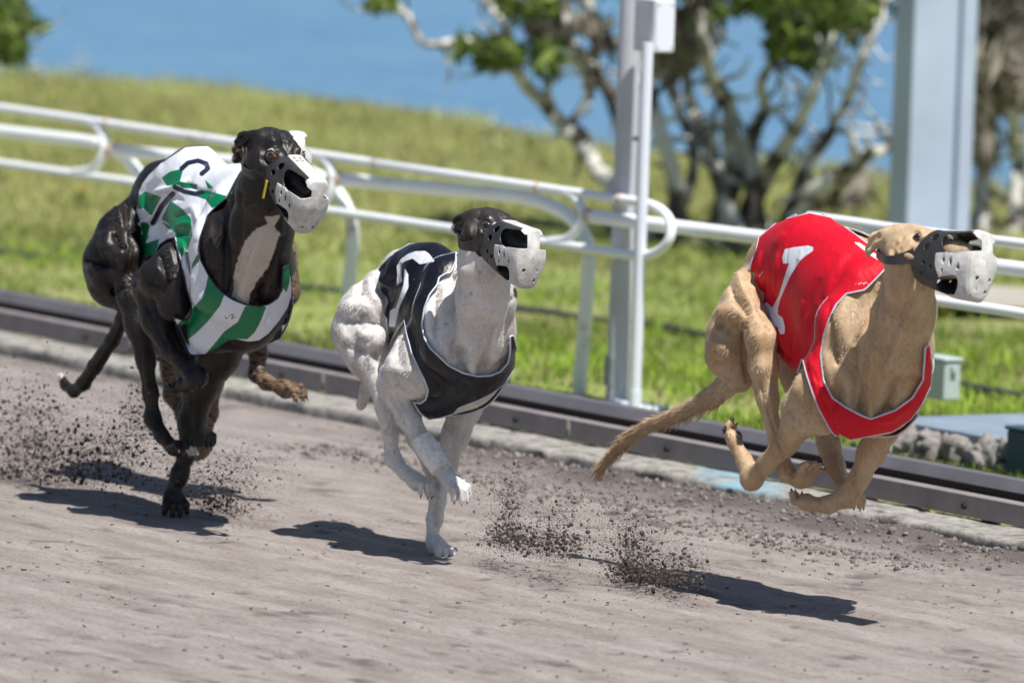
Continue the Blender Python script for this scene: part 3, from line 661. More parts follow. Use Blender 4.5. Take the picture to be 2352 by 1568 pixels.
def cabinet(name, label, px, py, Y, w, dpt, h, m, lid=.01):
    p = on_y(px, py, Y); rt = empty(name, p); tag(rt, label, "box"); mb = MB(); mb.prism(p + (0, dpt / 2, h / 2), (w / 2, 0, 0), (0, dpt / 2, 0), (0, 0, h / 2)); mb.build("case", m, rt, bevel=.006)
    mb = MB(); mb.prism(p + (0, dpt / 2, h + lid / 2), (w / 2 + .005, 0, 0), (0, dpt / 2 + .005, 0), (0, 0, lid / 2)); mb.build("lid", m, rt, bevel=.004)
    mb = MB(); mb.prism(p + (w / 2 + .006, dpt / 2, h * .8), (.005, 0, 0), (0, .008, 0), (0, 0, .008)); mb.build("latch", m, rt, bevel=.001)
g_ = on_z(2140, 916, zpd); cabinet("utility_cabinet", "pale green grey cabinet on the slab right of the fawn greyhound's chest", 2140, 916, g_[1], .11, .055, .105, box_g)
cabinet("utility_box", "dark blue green box at the right edge standing on the rail bed", 2352, 1105, Ypd - .05, .17, .05, .125, box_d)
cabinet("small_box", "small pale box seen between the fawn greyhound's forelegs", 1944, 1034, on_z(1944, 1036)[1], .025, .024, .018, box_g, .003)

# ------------------------------------------------------------------ trees
bark = mat("lichen_bark", (.10, .085, .07), .9, .15); nt = bark.node_tree; N = nt.nodes; L = nt.links; tc = N.new("ShaderNodeTexCoord"); n1 = N.new("ShaderNodeTexNoise"); n1.inputs["Scale"].default_value = 9; n1.inputs["Detail"].default_value = 5; L.new(tc.outputs["Object"], n1.inputs["Vector"])
r1 = N.new("ShaderNodeValToRGB"); e = r1.color_ramp.elements; e[0].position = .40; e[0].color = (.10, .085, .075, 1); e[1].position = .52; e[1].color = (.66, .65, .61, 1); x_ = e.new(.46); x_.color = (.20, .18, .16, 1); L.new(n1.outputs[0], r1.inputs[0]); L.new(r1.outputs[0], N["Principled BSDF"].inputs["Base Color"])
leaf = mat("tree_leaves", (.05, .10, .02), .5, .35); ramp_attr(leaf, (.03, .06, .018), (.20, .27, .05)); moss = mat("hanging_moss", (.20, .17, .13), .9, .1); ramp_attr(moss, (.16, .135, .11), (.42, .38, .32))
for m_x in (leaf, moss):
    nt = m_x.node_tree; rr_ = [q for q in nt.nodes if q.type == 'VALTORGB'][0]; tr = nt.nodes.new("ShaderNodeBsdfTranslucent"); nt.links.new(rr_.outputs[0], tr.inputs[0]); ms = nt.nodes.new("ShaderNodeMixShader"); ms.inputs[0].default_value = .3
    nt.links.new(nt.nodes["Principled BSDF"].outputs[0], ms.inputs[1]); nt.links.new(tr.outputs[0], ms.inputs[2]); nt.links.new(ms.outputs[0], nt.nodes["Material Output"].inputs[0])
def leaves(name, P, size, m, parent, seed, shade=None, elong=1.6, droop=0):
    r = np.random.default_rng(seed); n = len(P); d = r.normal(size=(n, 3)); d[:, 2] -= droop; d /= np.linalg.norm(d, axis=1, keepdims=True); q = r.normal(size=(n, 3)); s = np.cross(d, q); s /= np.linalg.norm(s, axis=1, keepdims=True)
    sz = size * (.6 + .8 * r.random(n))[:, None]; V = np.stack([P - d * sz * elong, P + s * sz * .55, P + d * sz * elong, P - s * sz * .55], 1); i = 4 * np.arange(n)[:, None]
    sh = np.repeat(np.clip(r.random(n) if shade is None else shade + r.normal(0, .2, n), 0, 1), 4)
    return mesh_obj(name, V.reshape(-1, 3), np.concatenate([i + [0, 1, 2, 3]]), m, parent, False, {"shade": sh})
def clump_points(centres, dep, seed, n_each, spread):
    r = np.random.default_rng(seed); P = []
    for x, y, rx, ry, n in centres:
        k = int(n * n_each); sub = max(3, k // 22); cs = np.stack([r.normal(0, rx * .6, sub), r.normal(0, ry * .6, sub), r.normal(0, spread, sub)], 1)
        for c in cs:
            m = max(4, k // sub); q = r.normal(size=(m, 3)) * np.array([rx * .16 + 5, ry * .16 + 5, spread * .3])
            for a in q: P.append(on_depth(x + c[0] + a[0], y + c[1] + a[1], dep + c[2] + a[2]))
    return np.array(P)
def tree(name, label, base_px, limbs, clumps, moss_c, seed, dep=None, twig=16, leaf_size=.026):
    r = np.random.default_rng(seed); b = on_z(*base_px) if dep is None else on_depth(*base_px, dep); b[2] = 0; dep = dep or proj(b)[1]; s = FOC / dep; rt = empty(name, b); tag(rt, label, "tree", "gnarled trees by the lake"); mb = MB()
    allp = []
    for li, L_ in enumerate(limbs):
        P = np.array([on_depth(x, y, dep + math.sin(i * .9 + li) * .25 * min(1, i / 3)) for i, (x, y, w) in enumerate(L_)]); P[0][2] = min(P[0][2], -.05) if L_[0][1] >= 590 or L_[0][1] == 420 else P[0][2]; C = catmull(P, 7); W = 1.2 * np.interp(np.linspace(0, len(L_) - 1, len(C)), range(len(L_)), [w for *_, w in L_]) / s
        C = C + np.stack([fbm(C + 3 * k, 3.0, 3) for k in range(3)], 1) * .075; W = W * (1 + .22 * fbm(C, 9, 2)); mb.tube(C, W, 10); allp.append((C, W))
    tw = mb
    for C, W in allp:
        for _ in range(twig):
            k = r.integers(len(C) // 4, len(C)); p = C[k]; d = _n(r.normal(size=3) + np.array([0, 0, .5])); L_ = r.uniform(.06, .26); pts = [p]
            for q in range(6): d = _n(d + r.normal(size=3) * .30 + np.array([0, 0, .06])); pts.append(pts[-1] + d * L_ / 5)
            tw.tube(catmull(pts, 3), np.linspace(min(W[k] * .55, .014), .003, 19), 6, caps=False)
    mb.build("trunk", bark, rt, True)
    if clumps: leaves("crown", clump_points(clumps, dep, seed + 1, 1.0, .35), leaf_size, leaf, rt, seed + 2)
    if moss_c: leaves("hanging_moss", clump_points(moss_c, dep, seed + 3, 1.0, .3), .020, moss, rt, seed + 4, elong=3.2, droop=1.6)
    return rt
limbs = [[(1640, 612, 30), (1652, 500, 24), (1690, 380, 20), (1682, 270, 17), (1640, 150, 14), (1604, 40, 12), (1590, -120, 9)],
         [(1680, 612, 28), (1702, 500, 22), (1760, 400, 17), (1822, 300, 13), (1870, 200, 10), (1902, 90, 9), (1950, -100, 7)],
         [(1700, 612, 30), (1790, 520, 23), (1880, 430, 19), (1960, 380, 15), (2060, 320, 11), (2180, 230, 8)],
         [(1620, 612, 24), (1560, 500, 19), (1540, 400, 16), (1500, 260, 14), (1440, 150, 12), (1380, 60, 11), (1290, -120, 9)],
         [(1600, 600, 26), (1500, 540, 21), (1430, 470, 18), (1372, 360, 16), (1322, 280, 15), (1240, 210, 13), (1160, 150, 12), (1080, 110, 10), (1000, 88, 8), (940, 56, 7), (880, 16, 6), (840, -30, 5)],
         [(1480, 520, 16), (1470, 380, 14), (1426, 240, 13), (1340, 140, 13), (1250, 60, 12), (1180, -30, 11), (1120, -120, 8)],
         [(1690, 560, 20), (1640, 400, 15), (1602, 250, 12), (1572, 120, 10), (1560, -80, 8)],
         [(1730, 540, 18), (1720, 400, 14), (1734, 300, 12), (1765, 180, 10), (1800, 60, 9), (1820, -90, 7)],
         [(1790, 500, 16), (1840, 380, 12), (1900, 300, 10), (1960, 200, 9), (2010, 90, 8), (2040, -60, 6)],
         [(1320, 285, 10), (1350, 200, 8), (1300, 120, 7), (1290, 30, 6), (1240, -60, 5)], [(1160, 150, 8), (1170, 90, 7), (1130, 30, 6), (1150, -50, 5)], [(1560, 500, 12), (1590, 380, 10), (1560, 260, 9), (1530, 160, 8), (1540, 20, 7)]]
tree("gnarled_tree", "gnarled many-stemmed tree with pale lichen bark behind the round post", (1660, 612), limbs,
     [(1780, 0, 130, 26, 700), (1940, 40, 60, 34, 480), (1620, -20, 90, 20, 160), (1135, 118, 40, 24, 420), (1480, -60, 200, 40, 700), (1215, 10, 50, 22, 300), (870, 4, 28, 10, 120), (1900, -90, 200, 60, 900), (1260, 130, 25, 30, 160), (1830, 110, 60, 40, 300)],
     [(1540, 100, 50, 70, 260), (1620, 50, 60, 50, 200), (1330, 50, 70, 40, 160), (1960, 440, 50, 30, 120), (1700, 575, 100, 24, 260)], 31, dep=29.4)
limbs = [[(2275, 590, 22), (2262, 470, 18), (2248, 330, 17), (2262, 200, 15), (2290, 80, 13), (2310, -100, 10)], [(2345, 600, 24), (2330, 430, 15), (2312, 320, 13), (2340, 200, 12), (2372, 90, 11), (2400, -100, 8)], [(2290, 560, 20), (2400, 420, 15), (2440, 280, 12), (2480, 100, 9)], [(2262, 300, 9), (2220, 220, 8), (2232, 120, 7), (2250, 20, 6)]]
tree("gnarled_tree", "dark mossy tree at the right edge beyond the big column", (2300, 612), limbs, [(2330, -80, 120, 50, 900), (2290, 10, 50, 40, 300)], [(2300, 60, 55, 90, 1500), (2262, 190, 30, 50, 520), (2345, 170, 30, 60, 500), (2262, 330, 18, 40, 160)], 41, twig=22, dep=30.2)
limbs = [[(-190, 420, 34), (-180, 250, 28), (-150, 100, 22), (-110, -60, 15), (-90, -200, 10)], [(-160, 150, 16), (-90, 90, 11), (-20, 40, 7), (40, 20, 4)], [(-175, 240, 14), (-100, 160, 9), (-30, 110, 5), (20, 90, 3)]]
tree("lakeside_tree", "leafy tree just out of the frame with its crown reaching into the top left corner", (-190, 420), limbs, [(8, 40, 42, 42, 900), (-60, 20, 60, 70, 900), (20, 110, 26, 24, 260), (-80, -90, 120, 60, 900)], None, 51, dep=31.0)
# ------------------------------------------------------------------ racing greyhounds
def mA(p): return [(153.1 + .2734 * x, 428.8 + .2734 * y) for x, y in p]
def mB(p): return [(765.6 + .3319 * x, 520.6 + .3319 * y) for x, y in p]
def mC(p): return [(1592.5 + .3516 * x, 490 + .3516 * y) for x, y in p]
def mD(p): return [(1592.5 + .20833 * x, 918.75 + .20833 * y) for x, y in p]
def h1(p): return [(428.75 + .19533 * x, 257.25 + .19533 * y) for x, y in p]
def h2(p): return [(1010.6 + .15625 * x, 441 + .15625 * y) for x, y in p]
def h3(p): return [(1929.4 + .16927 * x, 477.75 + .16927 * y) for x, y in p]

def coat_material(name, base, dark, light, rough, spec, sheen, patch_col=None, brindle=False, ticks=None):
    m = mat(name, base, rough, spec, sheen=sheen); nt = m.node_tree; N = nt.nodes; L = nt.links; b = N["Principled BSDF"]
    tc = N.new("ShaderNodeTexCoord")
    big = N.new("ShaderNodeTexNoise"); big.inputs["Scale"].default_value = 14; big.inputs["Detail"].default_value = 5; big.inputs["Roughness"].default_value = .65
    mp = N.new("ShaderNodeMapping"); mp.inputs["Scale"].default_value = (1, 1, .45)
    L.new(tc.outputs["Object"], mp.inputs[0]); L.new(mp.outputs[0], big.inputs["Vector"])
    r = N.new("ShaderNodeValToRGB"); e = r.color_ramp.elements
    e[0].position = .3; e[0].color = (*dark, 1); e[1].position = .72; e[1].color = (*light, 1)
    x = e.new(.5); x.color = (*base, 1)
    L.new(big.outputs[0], r.inputs[0]); cur = r.outputs[0]
    fine = N.new("ShaderNodeTexNoise"); fine.inputs["Scale"].default_value = 230; fine.inputs["Detail"].default_value = 4
    mp2 = N.new("ShaderNodeMapping"); mp2.inputs["Scale"].default_value = (1, 1, .28); mp2.inputs["Rotation"].default_value = (.2, .5, 0)
    L.new(tc.outputs["Object"], mp2.inputs[0]); L.new(mp2.outputs[0], fine.inputs["Vector"])
    mx = N.new("ShaderNodeMix"); mx.data_type = 'RGBA'; mx.blend_type = 'MULTIPLY'; mx.inputs[0].default_value = .32
    fr = N.new("ShaderNodeValToRGB"); fr.color_ramp.elements[0].position = .3; fr.color_ramp.elements[0].color = (.50, .47, .45, 1); fr.color_ramp.elements[1].position = .65
    L.new(fine.outputs[0], fr.inputs[0]); L.new(cur, mx.inputs[6]); L.new(fr.outputs[0], mx.inputs[7]); cur = mx.outputs[2]
    if brindle or ticks:
        w = N.new("ShaderNodeTexNoise"); w.inputs["Scale"].default_value = 60 if brindle else 42; w.inputs["Detail"].default_value = 3
        mp3 = N.new("ShaderNodeMapping"); mp3.inputs["Scale"].default_value = (1, 1, 2.2) if brindle else (1, 1, 1)
        L.new(tc.outputs["Object"], mp3.inputs[0]); L.new(mp3.outputs[0], w.inputs["Vector"])
        wr = N.new("ShaderNodeValToRGB"); wr.color_ramp.elements[0].position = .52 if brindle else .66; wr.color_ramp.elements[1].position = .58 if brindle else .78
        L.new(w.outputs[0], wr.inputs[0])
        m2 = N.new("ShaderNodeMix"); m2.data_type = 'RGBA'; L.new(wr.outputs[0], m2.inputs[0]); L.new(cur, m2.inputs[6])
        m2.inputs[7].default_value = (*( (.02, .014, .01) if brindle else ticks), 1); cur = m2.outputs[2]
    for an, colr in (("patch", patch_col or (.6, .57, .53)), ("dark", (.028, .022, .02))):
        a = N.new("ShaderNodeAttribute"); a.attribute_name = an
        nz = N.new("ShaderNodeTexNoise"); nz.inputs["Scale"].default_value = 120; L.new(mp2.outputs[0], nz.inputs["Vector"])
        ad = N.new("ShaderNodeMath"); ad.operation = 'MULTIPLY_ADD'; ad.inputs[1].default_value = 9; ad.inputs[2].default_value = -4.5
        L.new(nz.outputs[0], ad.inputs[0])
        s2 = N.new("ShaderNodeMath"); s2.operation = 'ADD'; L.new(ad.outputs[0], s2.inputs[0]); L.new(a.outputs["Fac"], s2.inputs[1])
        mr = N.new("ShaderNodeMapRange"); mr.inputs[1].default_value = 1.5; mr.inputs[2].default_value = -1.5; mr.inputs[3].default_value = 0; mr.inputs[4].default_value = 1
        L.new(s2.outputs[0], mr.inputs[0])
        m2 = N.new("ShaderNodeMix"); m2.data_type = 'RGBA'; L.new(mr.outputs[0], m2.inputs[0]); L.new(cur, m2.inputs[6]); m2.inputs[7].default_value = (*colr, 1)
        cur = m2.outputs[2]
    bn = N.new("ShaderNodeBump"); bn.inputs["Strength"].default_value = .35; bn.inputs["Distance"].default_value = .003
    mid_ = N.new("ShaderNodeTexNoise"); mid_.inputs["Scale"].default_value = 85; mid_.inputs["Detail"].default_value = 5; L.new(mp2.outputs[0], mid_.inputs["Vector"])
    L.new(mid_.outputs[0], bn.inputs["Height"])
    st = N.new("ShaderNodeAttribute"); st.attribute_name = "strand"; sm = N.new("ShaderNodeMath"); sm.operation = 'ADD'; sm.inputs[1].default_value = 1.0; L.new(st.outputs["Fac"], sm.inputs[0])
    vm = N.new("ShaderNodeVectorMath"); vm.operation = 'SCALE'; L.new(cur, vm.inputs[0]); L.new(sm.outputs[0], vm.inputs["Scale"]); L.new(vm.outputs[0], b.inputs["Base Color"])
    bn2 = N.new("ShaderNodeBump"); bn2.inputs["Strength"].default_value = .35; bn2.inputs["Distance"].default_value = .006
    L.new(big.outputs[0], bn2.inputs["Height"]); L.new(bn2.outputs[0], bn.inputs["Normal"]); L.new(bn.outputs[0], b.inputs["Normal"])
    return m

def cloth_material(name, base, mark1, mark2=None, dusty=True, rough=.42, gloss=.5, dust=(.35, .3, .27)):
    """base colour, colours where attribute mark1 / mark2 is negative"""
    m = mat(name, base, rough, gloss, sheen=.0); nt = m.node_tree; N = nt.nodes; L = nt.links; b = N["Principled BSDF"]
    rgb = N.new("ShaderNodeRGB"); rgb.outputs[0].default_value = (*base, 1); cur = rgb.outputs[0]; tc = N.new("ShaderNodeTexCoord")
    for an, c in (("mark1", mark1), ("mark2", mark2)):
        if c is None: continue
        a = N.new("ShaderNodeAttribute"); a.attribute_name = an
        mr = N.new("ShaderNodeMapRange"); mr.inputs[1].default_value = .35; mr.inputs[2].default_value = -.35; mr.inputs[3].default_value = 0; mr.inputs[4].default_value = 1
        L.new(a.outputs["Fac"], mr.inputs[0])
        m2 = N.new("ShaderNodeMix"); m2.data_type = 'RGBA'; L.new(mr.outputs[0], m2.inputs[0]); L.new(cur, m2.inputs[6]); m2.inputs[7].default_value = (*c, 1); cur = m2.outputs[2]
    if dusty:
        sp = N.new("ShaderNodeTexNoise"); sp.inputs["Scale"].default_value = 260; sp.inputs["Detail"].default_value = 2; L.new(tc.outputs["Object"], sp.inputs["Vector"])
        sr = N.new("ShaderNodeValToRGB"); sr.color_ramp.elements[0].position = .68; sr.color_ramp.elements[1].position = .74; L.new(sp.outputs[0], sr.inputs[0])
        lg = N.new("ShaderNodeTexNoise"); lg.inputs["Scale"].default_value = 9; L.new(tc.outputs["Object"], lg.inputs["Vector"])
        lr = N.new("ShaderNodeValToRGB"); lr.color_ramp.elements[0].position = .5; lr.color_ramp.elements[1].position = .62; L.new(lg.outputs[0], lr.inputs[0])
        mu = N.new("ShaderNodeMath"); mu.operation = 'MULTIPLY'; L.new(sr.outputs[0], mu.inputs[0]); L.new(lr.outputs[0], mu.inputs[1])
        m2 = N.new("ShaderNodeMix"); m2.data_type = 'RGBA'; L.new(mu.outputs[0], m2.inputs[0]); L.new(cur, m2.inputs[6]); m2.inputs[7].default_value = (*dust, 1); cur = m2.outputs[2]
    L.new(cur, b.inputs["Base Color"])
    w = N.new("ShaderNodeTexNoise"); w.inputs["Scale"].default_value = 26; w.inputs["Detail"].default_value = 3; w.inputs["Distortion"].default_value = .8
    mp = N.new("ShaderNodeMapping"); mp.inputs["Scale"].default_value = (1.3, 1.3, .35); L.new(tc.outputs["Object"], mp.inputs[0]); L.new(mp.outputs[0], w.inputs["Vector"])
    bn = N.new("ShaderNodeBump"); bn.inputs["Strength"].default_value = .35; bn.inputs["Distance"].default_value = .012; L.new(w.outputs[0], bn.inputs["Height"]); L.new(bn.outputs[0], b.inputs["Normal"])
    return m

shell_white = mat("muzzle_plastic_white", (.64, .635, .62), .5, .4, noise=(38, .30, (.42, .40, .37)), bump=(60, .35, .004))
shell_black = mat("muzzle_plastic_black", (.022, .022, .024), .34, .5, noise=(30, .3, (.045, .043, .042)), bump=(80, .2, .003))
trim_blue = mat("vest_piping", (.42, .48, .58), .5, .4, noise=(30, .3, (.6, .62, .68)))
trim_dark = mat("vest_piping_navy", (.02, .022, .04), .5, .4)
nose_skin = mat("wet_nose", (.018, .013, .013), .28, .6, bump=(400, .4, .001))
ear_skin = mat("inner_ear", (.10, .06, .05), .7, .3)
claw_mat = mat("claw", (.10, .08, .065), .35, .5)
claw_light = mat("pale_claw", (.55, .46, .36), .4, .5)
pad_mat = mat("paw_pad", (.045, .032, .028), .7, .3, bump=(300, .4, .001))
brass = mat("brass_buckle", (.6, .45, .2), .35, .5, metal=1.0)
yellow_tape = mat("yellow_strap_tag", (.72, .58, .03), .5, .4)
tape_white = mat("bandage", (.86, .85, .82), .75, .2, noise=(60, .35, (.6, .58, .55)), bump=(90, .8, .005))

def eye_material(name, iris, lid_white=True):
    m = mat(name, iris, .06, .7, coat=.6); nt = m.node_tree; N = nt.nodes; L = nt.links; b = N["Principled BSDF"]
    a = N.new("ShaderNodeAttribute"); a.attribute_name = "gaze"
    r = N.new("ShaderNodeValToRGB"); e = r.color_ramp.elements; r.color_ramp.interpolation = 'LINEAR'
    e[0].position = 0; e[0].color = (.45, .40, .36, 1); e[1].position = 1; e[1].color = (.004, .003, .003, 1)
    for p, c in ((.74, (.50, .45, .41)), (.77, (.03, .02, .015)), (.80, iris), (.925, iris), (.95, (.004, .003, .003))):
        x = e.new(p); x.color = (*c, 1)
    L.new(a.outputs["Fac"], r.inputs[0]); L.new(r.outputs[0], b.inputs["Base Color"]); return m

def mesh_eye(name, c, gaze, r, m, parent):
    V = []; F = []; n1, n2 = 24, 14
    for i in range(n2 + 1):
        th = math.pi * i / n2
        for j in range(n1):
            ph = 2 * math.pi * j / n1; V.append((math.sin(th) * math.cos(ph), math.sin(th) * math.sin(ph), math.cos(th)))
    V = np.array(V); g = _n(gaze); cosg = V @ g
    for i in range(n2):
        for j in range(n1): k = (j + 1) % n1; F.append((i * n1 + j, (i + 1) * n1 + j, (i + 1) * n1 + k, i * n1 + k))
    V2 = V * (1 + .08 * np.clip((cosg - .8) / .2, 0, 1))[:, None] * r + np.asarray(c)
    return mesh_obj(name, V2, F, m, parent, True, {"gaze": (cosg + 1) / 2})

def fld_smooth(V, Q, it=1, lam=.35):
    E = np.concatenate([Q[:, [0, 1]], Q[:, [1, 2]], Q[:, [2, 3]], Q[:, [3, 0]]]); n = len(V)
    for _ in range(it):
        acc = np.zeros_like(V); c = np.zeros(n); np.add.at(acc, E[:, 0], V[E[:, 1]]); np.add.at(c, E[:, 0], 1); V = V + lam * (acc / np.maximum(c, 1)[:, None] - V)
    return V
def main_pieces(nv, T, share=.06):
    lab = np.arange(nv)
    while True:
        m = lab[T].min(1); new = lab.copy(); np.minimum.at(new, T.ravel(), np.repeat(m, 3)); new = new[new]
        if (new == lab).all(): break
        lab = new
    u, c = np.unique(lab[T[:, 0]], return_counts=True); return np.isin(lab[T[:, 0]], u[c > share * len(T)])
class Dog:
    def __init__(s, name, label, group, foot_px, mid_off=0.0, h=.0038):
        s.name = name; g = on_z(*foot_px, 0.0); s.Y0 = g[1] + mid_off; s.foot = g; s.h = h
        s.scale = FOC / proj(g)[1]                  # px per metre at the dog
        s.prims = []; s.heads = []
        s.root = empty("racing_greyhound", (g[0], s.Y0, 0)); tag(s.root, label, "dog", group)
    def J(s, px, py, lat=0.0): return on_y(px, py, s.Y0 + lat)
    def Jt(s, px, py, lat, t): return s.J(px, py, lat) - FWD * t
    def dent(s, grp, px, py, lat, t, r, px2=None, py2=None, k=.03, op='s'):
        p = s.Jt(px, py, lat, t); q = p + 1e-4 if px2 is None else s.Jt(px2, py2, lat, t); s.add(grp, 'cone', p, q, s.m(r), s.m(r), k=k, op=op)
    def mir(s, p): q = np.array(p, float); q[1] = 2 * s.Y0 - q[1]; return q
    def m(s, r): return r / s.scale
    def add(s, grp, kind, *a, **k): s.prims.append((grp, kind, a, k))
    def chain(s, grp, pts, k=.02, sq=1.0, mirror=False, op='u', blend=.02):
        """pts: (px,py,lat,radius_px)"""
        P = [s.J(x, y, l) for x, y, l, r in pts]; slim = grp in ('hind', 'hind2', 'foreA', 'foreB') and op == 'u'; Rr = [s.m(r * (.90 if slim and r < 28 else 1)) for *_, r in pts]
        for i in range(len(P) - 1):
            s.add(grp, 'cone', P[i], P[i + 1], Rr[i], Rr[i + 1], k=(blend if i == 0 else k), sq=sq, op=op)
            if mirror: s.add(grp, 'cone', s.mir(P[i]), s.mir(P[i + 1]), Rr[i], Rr[i + 1], k=(blend if i == 0 else k), sq=sq, op=op)
        return P
    def ball(s, grp, px, py, lat, r, k=.015, sq=1.0, op='u', mirror=False, c=None):
        p = s.J(px, py, lat) if c is None else c; r = s.m(r)
        s.add(grp, 'cone', p, p + 1e-4, r, r, k=k, sq=sq, op=op)
        if mirror: s.add(grp, 'cone', s.mir(p), s.mir(p) + 1e-4, r, r, k=k, sq=sq, op=op)
    # frames
    def cdir(s, r, u, t):
        """direction from camera-aligned components: right, up, towards the camera"""
        return _n(RIGHT * r - DOWN * u - FWD * t)
    def set_head(s, px, py, lat, fwd, up, size=1.0):
        s.hc = s.J(px, py, lat); s.hf = s.cdir(*fwd); u = s.cdir(*up); u = _n(u - s.hf * np.dot(u, s.hf)); s.hu = u; s.hs = np.cross(s.hf, u); s.hz = size
    def H(s, f, sd, u):                                    # head-local metres; +sd = the dog's right
        return s.hc + (s.hf * f + s.hs * sd + s.hu * u) * s.hz
    def build_head(s, grp, jaw=.0, ears=1):
        z = s.hz; A = (s.hf, s.hs, s.hu)
        s.add(grp, 'ell', s.H(-.008, 0, .004), A, (.066 * z, .050 * z, .050 * z), k=.02)
        s.add(grp, 'cone', s.H(-.03, 0, -.005), s.H(.06, 0, -.008), .044 * z, .034 * z, k=.02)
        s.add(grp, 'cone', s.H(.05, 0, -.008), s.H(.125, 0, -.020), .033 * z, .0235 * z, k=.022)
        s.add(grp, 'cone', s.H(.125, 0, -.020), s.H(.172, 0, -.029), .0235 * z, .0195 * z, k=.012)
        s.add(grp, 'cone', s.H(.0, 0, -.040), s.H(.06, 0, -.045), .031 * z, .021 * z, k=.02)
        s.add(grp, 'cone', s.H(.06, 0, -.047 - jaw * .5), s.H(.155, 0, -.053 - jaw), .018 * z, .011 * z, k=.010)
        for q in (-1, 1):
            s.add(grp, 'cone', s.H(.0, q * .032, -.018), s.H(.035, q * .030, -.022), .024 * z, .019 * z, k=.018)   # cheek
            s.add(grp, 'cone', s.H(.026, q * .026, .030), s.H(.046, q * .029, .022), .0125 * z, .0115 * z, k=.012)   # brow
            s.add(grp, 'cone', s.H(.040, q * .030, .004), s.H(.08, q * .021, -.003), .011 * z, .009 * z, k=.014)     # zygoma
            s.add(grp, 'cone', s.H(.046, q * .046, .0125), s.H(.050, q * .050, .013), .012 * z, .0105 * z, k=.007, op='s')
            s.add(grp, 'cone', s.H(-.02, q * .034, .030), s.H(-.045, q * .036, .022), .016 * z, .012 * z, k=.014)   # ear base
            if ears:
                e0 = s.H(-.036, q * .044, .024); e1 = s.H(-.056, q * .054, .014); e2 = s.H(-.074, q * .052, -.004); e3 = s.H(-.086, q * .046, -.018)
                s.add(grp, 'cone', e0, e1, .016 * z, .015 * z, k=.010); s.add(grp, 'cone', e1, e2, .0145 * z, .010 * z, k=.008); s.add(grp, 'cone', e2, e3, .010 * z, .004 * z, k=.006)
                s.add(grp, 'cone', s.H(-.044, q * .062, .020), s.H(-.070, q * .062, .000), .007 * z, .005 * z, k=.005, op='s')
        s.add(grp, 'cone', s.H(.07, .0, .0235), s.H(.0, 0, .058), .006 * z, .005 * z, k=.02, op='s')              # stop furrow
        s.add(grp, 'cone', s.H(.07, .034, -.042), s.H(.15, .030, -.042), .0035, .003, k=.008, op='s')
        s.add(grp, 'cone', s.H(.07, -.034, -.042), s.H(.15, -.030, -.042), .0035, .003, k=.008, op='s')
    def paw(s, grp, p, d, up, L=.055, w=.019, curl=.4, k=.006, claws=None, light=False, pads=True):
        """p = pastern end, d = direction of toes, up = top of the foot"""
        d = _n(d); up = _n(up - d * np.dot(up, d)); sd = np.cross(d, up)
        s.add(grp, 'ell', p + d * L * .30, (d, sd, up), (L * .42, w * 1.15, w * .80), k=.012)
        if pads: s.add(grp, 'ell', p + d * L * .34 - up * w * .55, (d, sd, up), (L * .22, w * .75, w * .42), k=.005)
        for i, q in enumerate((-1.5, -.5, .5, 1.5)):
            ln = L * (1.0 if abs(q) < 1 else .80)
            a = p + d * L * .34 + sd * q * w * .56 + up * w * .15
            b = p + d * (L * .34 + ln * .42) + sd * q * w * .70 + up * w * (.34 - .25 * curl)
            c = p + d * (L * .34 + ln * (.72 - .15 * curl)) + sd * q * w * .76 - up * w * (.10 + 1.0 * curl)
            s.add(grp, 'cone', a, b, w * .30, w * .335, k=.0025); s.add(grp, 'cone', b, c, w * .335, w * .27, k=.002)
            cd = _n(c - b)
            s.claws.append((c + cd * w * .18, _n(cd - up * .35), L * .13, w * .12, light))
    claws = None
    def begin(s): s.claws = []; s.prims = []
    # evaluate
    def field(s, groups, order=None):
        lo = np.full(3, 1e9); hi = -lo
        for g, kd, a, k in s.prims:
            if kd == 'cone':
                for p in a[:2]: lo = np.minimum(lo, p - max(a[2], a[3])); hi = np.maximum(hi, p + max(a[2], a[3]))
            else: lo = np.minimum(lo, a[0] - max(a[2])); hi = np.maximum(hi, a[0] + max(a[2]))
        F = Field(lo - .025, hi + .025, s.h); first = True
        for gname, gk in groups:
            G = F if first else Field(lo - .025, hi + .025, s.h)
            for g, kd, a, k in s.prims:
                if g != gname: continue
                getattr(G, kd)(*a, **k)
            if not first: F.merge((slice(None),) * 3, G.F, gk, 'u')
            first = False
        return F
    def finish_body(s, groups, material, noise=.0016, marks=None, strokes=()):
        F = s.field(groups); V, Q = surface_nets(F); n = F.grad_normals(V)
        if strokes:                                      # muscles, tendons and hollows of the near side, a little for the far side too
            px = proj(V)[0]; W = V.copy(); W[:, 1] = 2 * s.Y0 - W[:, 1]; pm = proj(W)[0]; toC = CAM - V; toC /= np.linalg.norm(toC, axis=1, keepdims=True)
            fac = (n * toC).sum(1); wn_ = np.clip(fac * 2.2, 0, 1); wf_ = np.clip(-fac * 2.2, 0, 1); disp = np.zeros(len(V))
            for line, hw, amp in strokes: disp += amp * (np.exp(-(line_d(px, line) / hw) ** 2) * wn_ + np.exp(-(line_d(pm, line) / hw) ** 2) * wf_)
            V = V + n * np.clip(disp, -.022, .018)[:, None]; e_ = fld_smooth(V, Q); V = e_
        V = V + n * (fbm(V, (22, 22, 12), 3) * noise * 1.6)[:, None]
        px, dep = proj(V); attrs = {"patch": np.full(len(V), 99.0), "dark": np.full(len(V), 99.0)}
        toC = CAM - V; toC /= np.linalg.norm(toC, axis=1, keepdims=True); facing = (n * toC).sum(1)
        if marks:
            for an, fn in marks.items(): attrs[an] = fn(V, px, n, facing)
        s.body = mesh_obj("body", V, Q, material, s.root, True, attrs); s.F = F
        if s.hair: s.fur(V, Q, n, attrs, material)
        return s.body
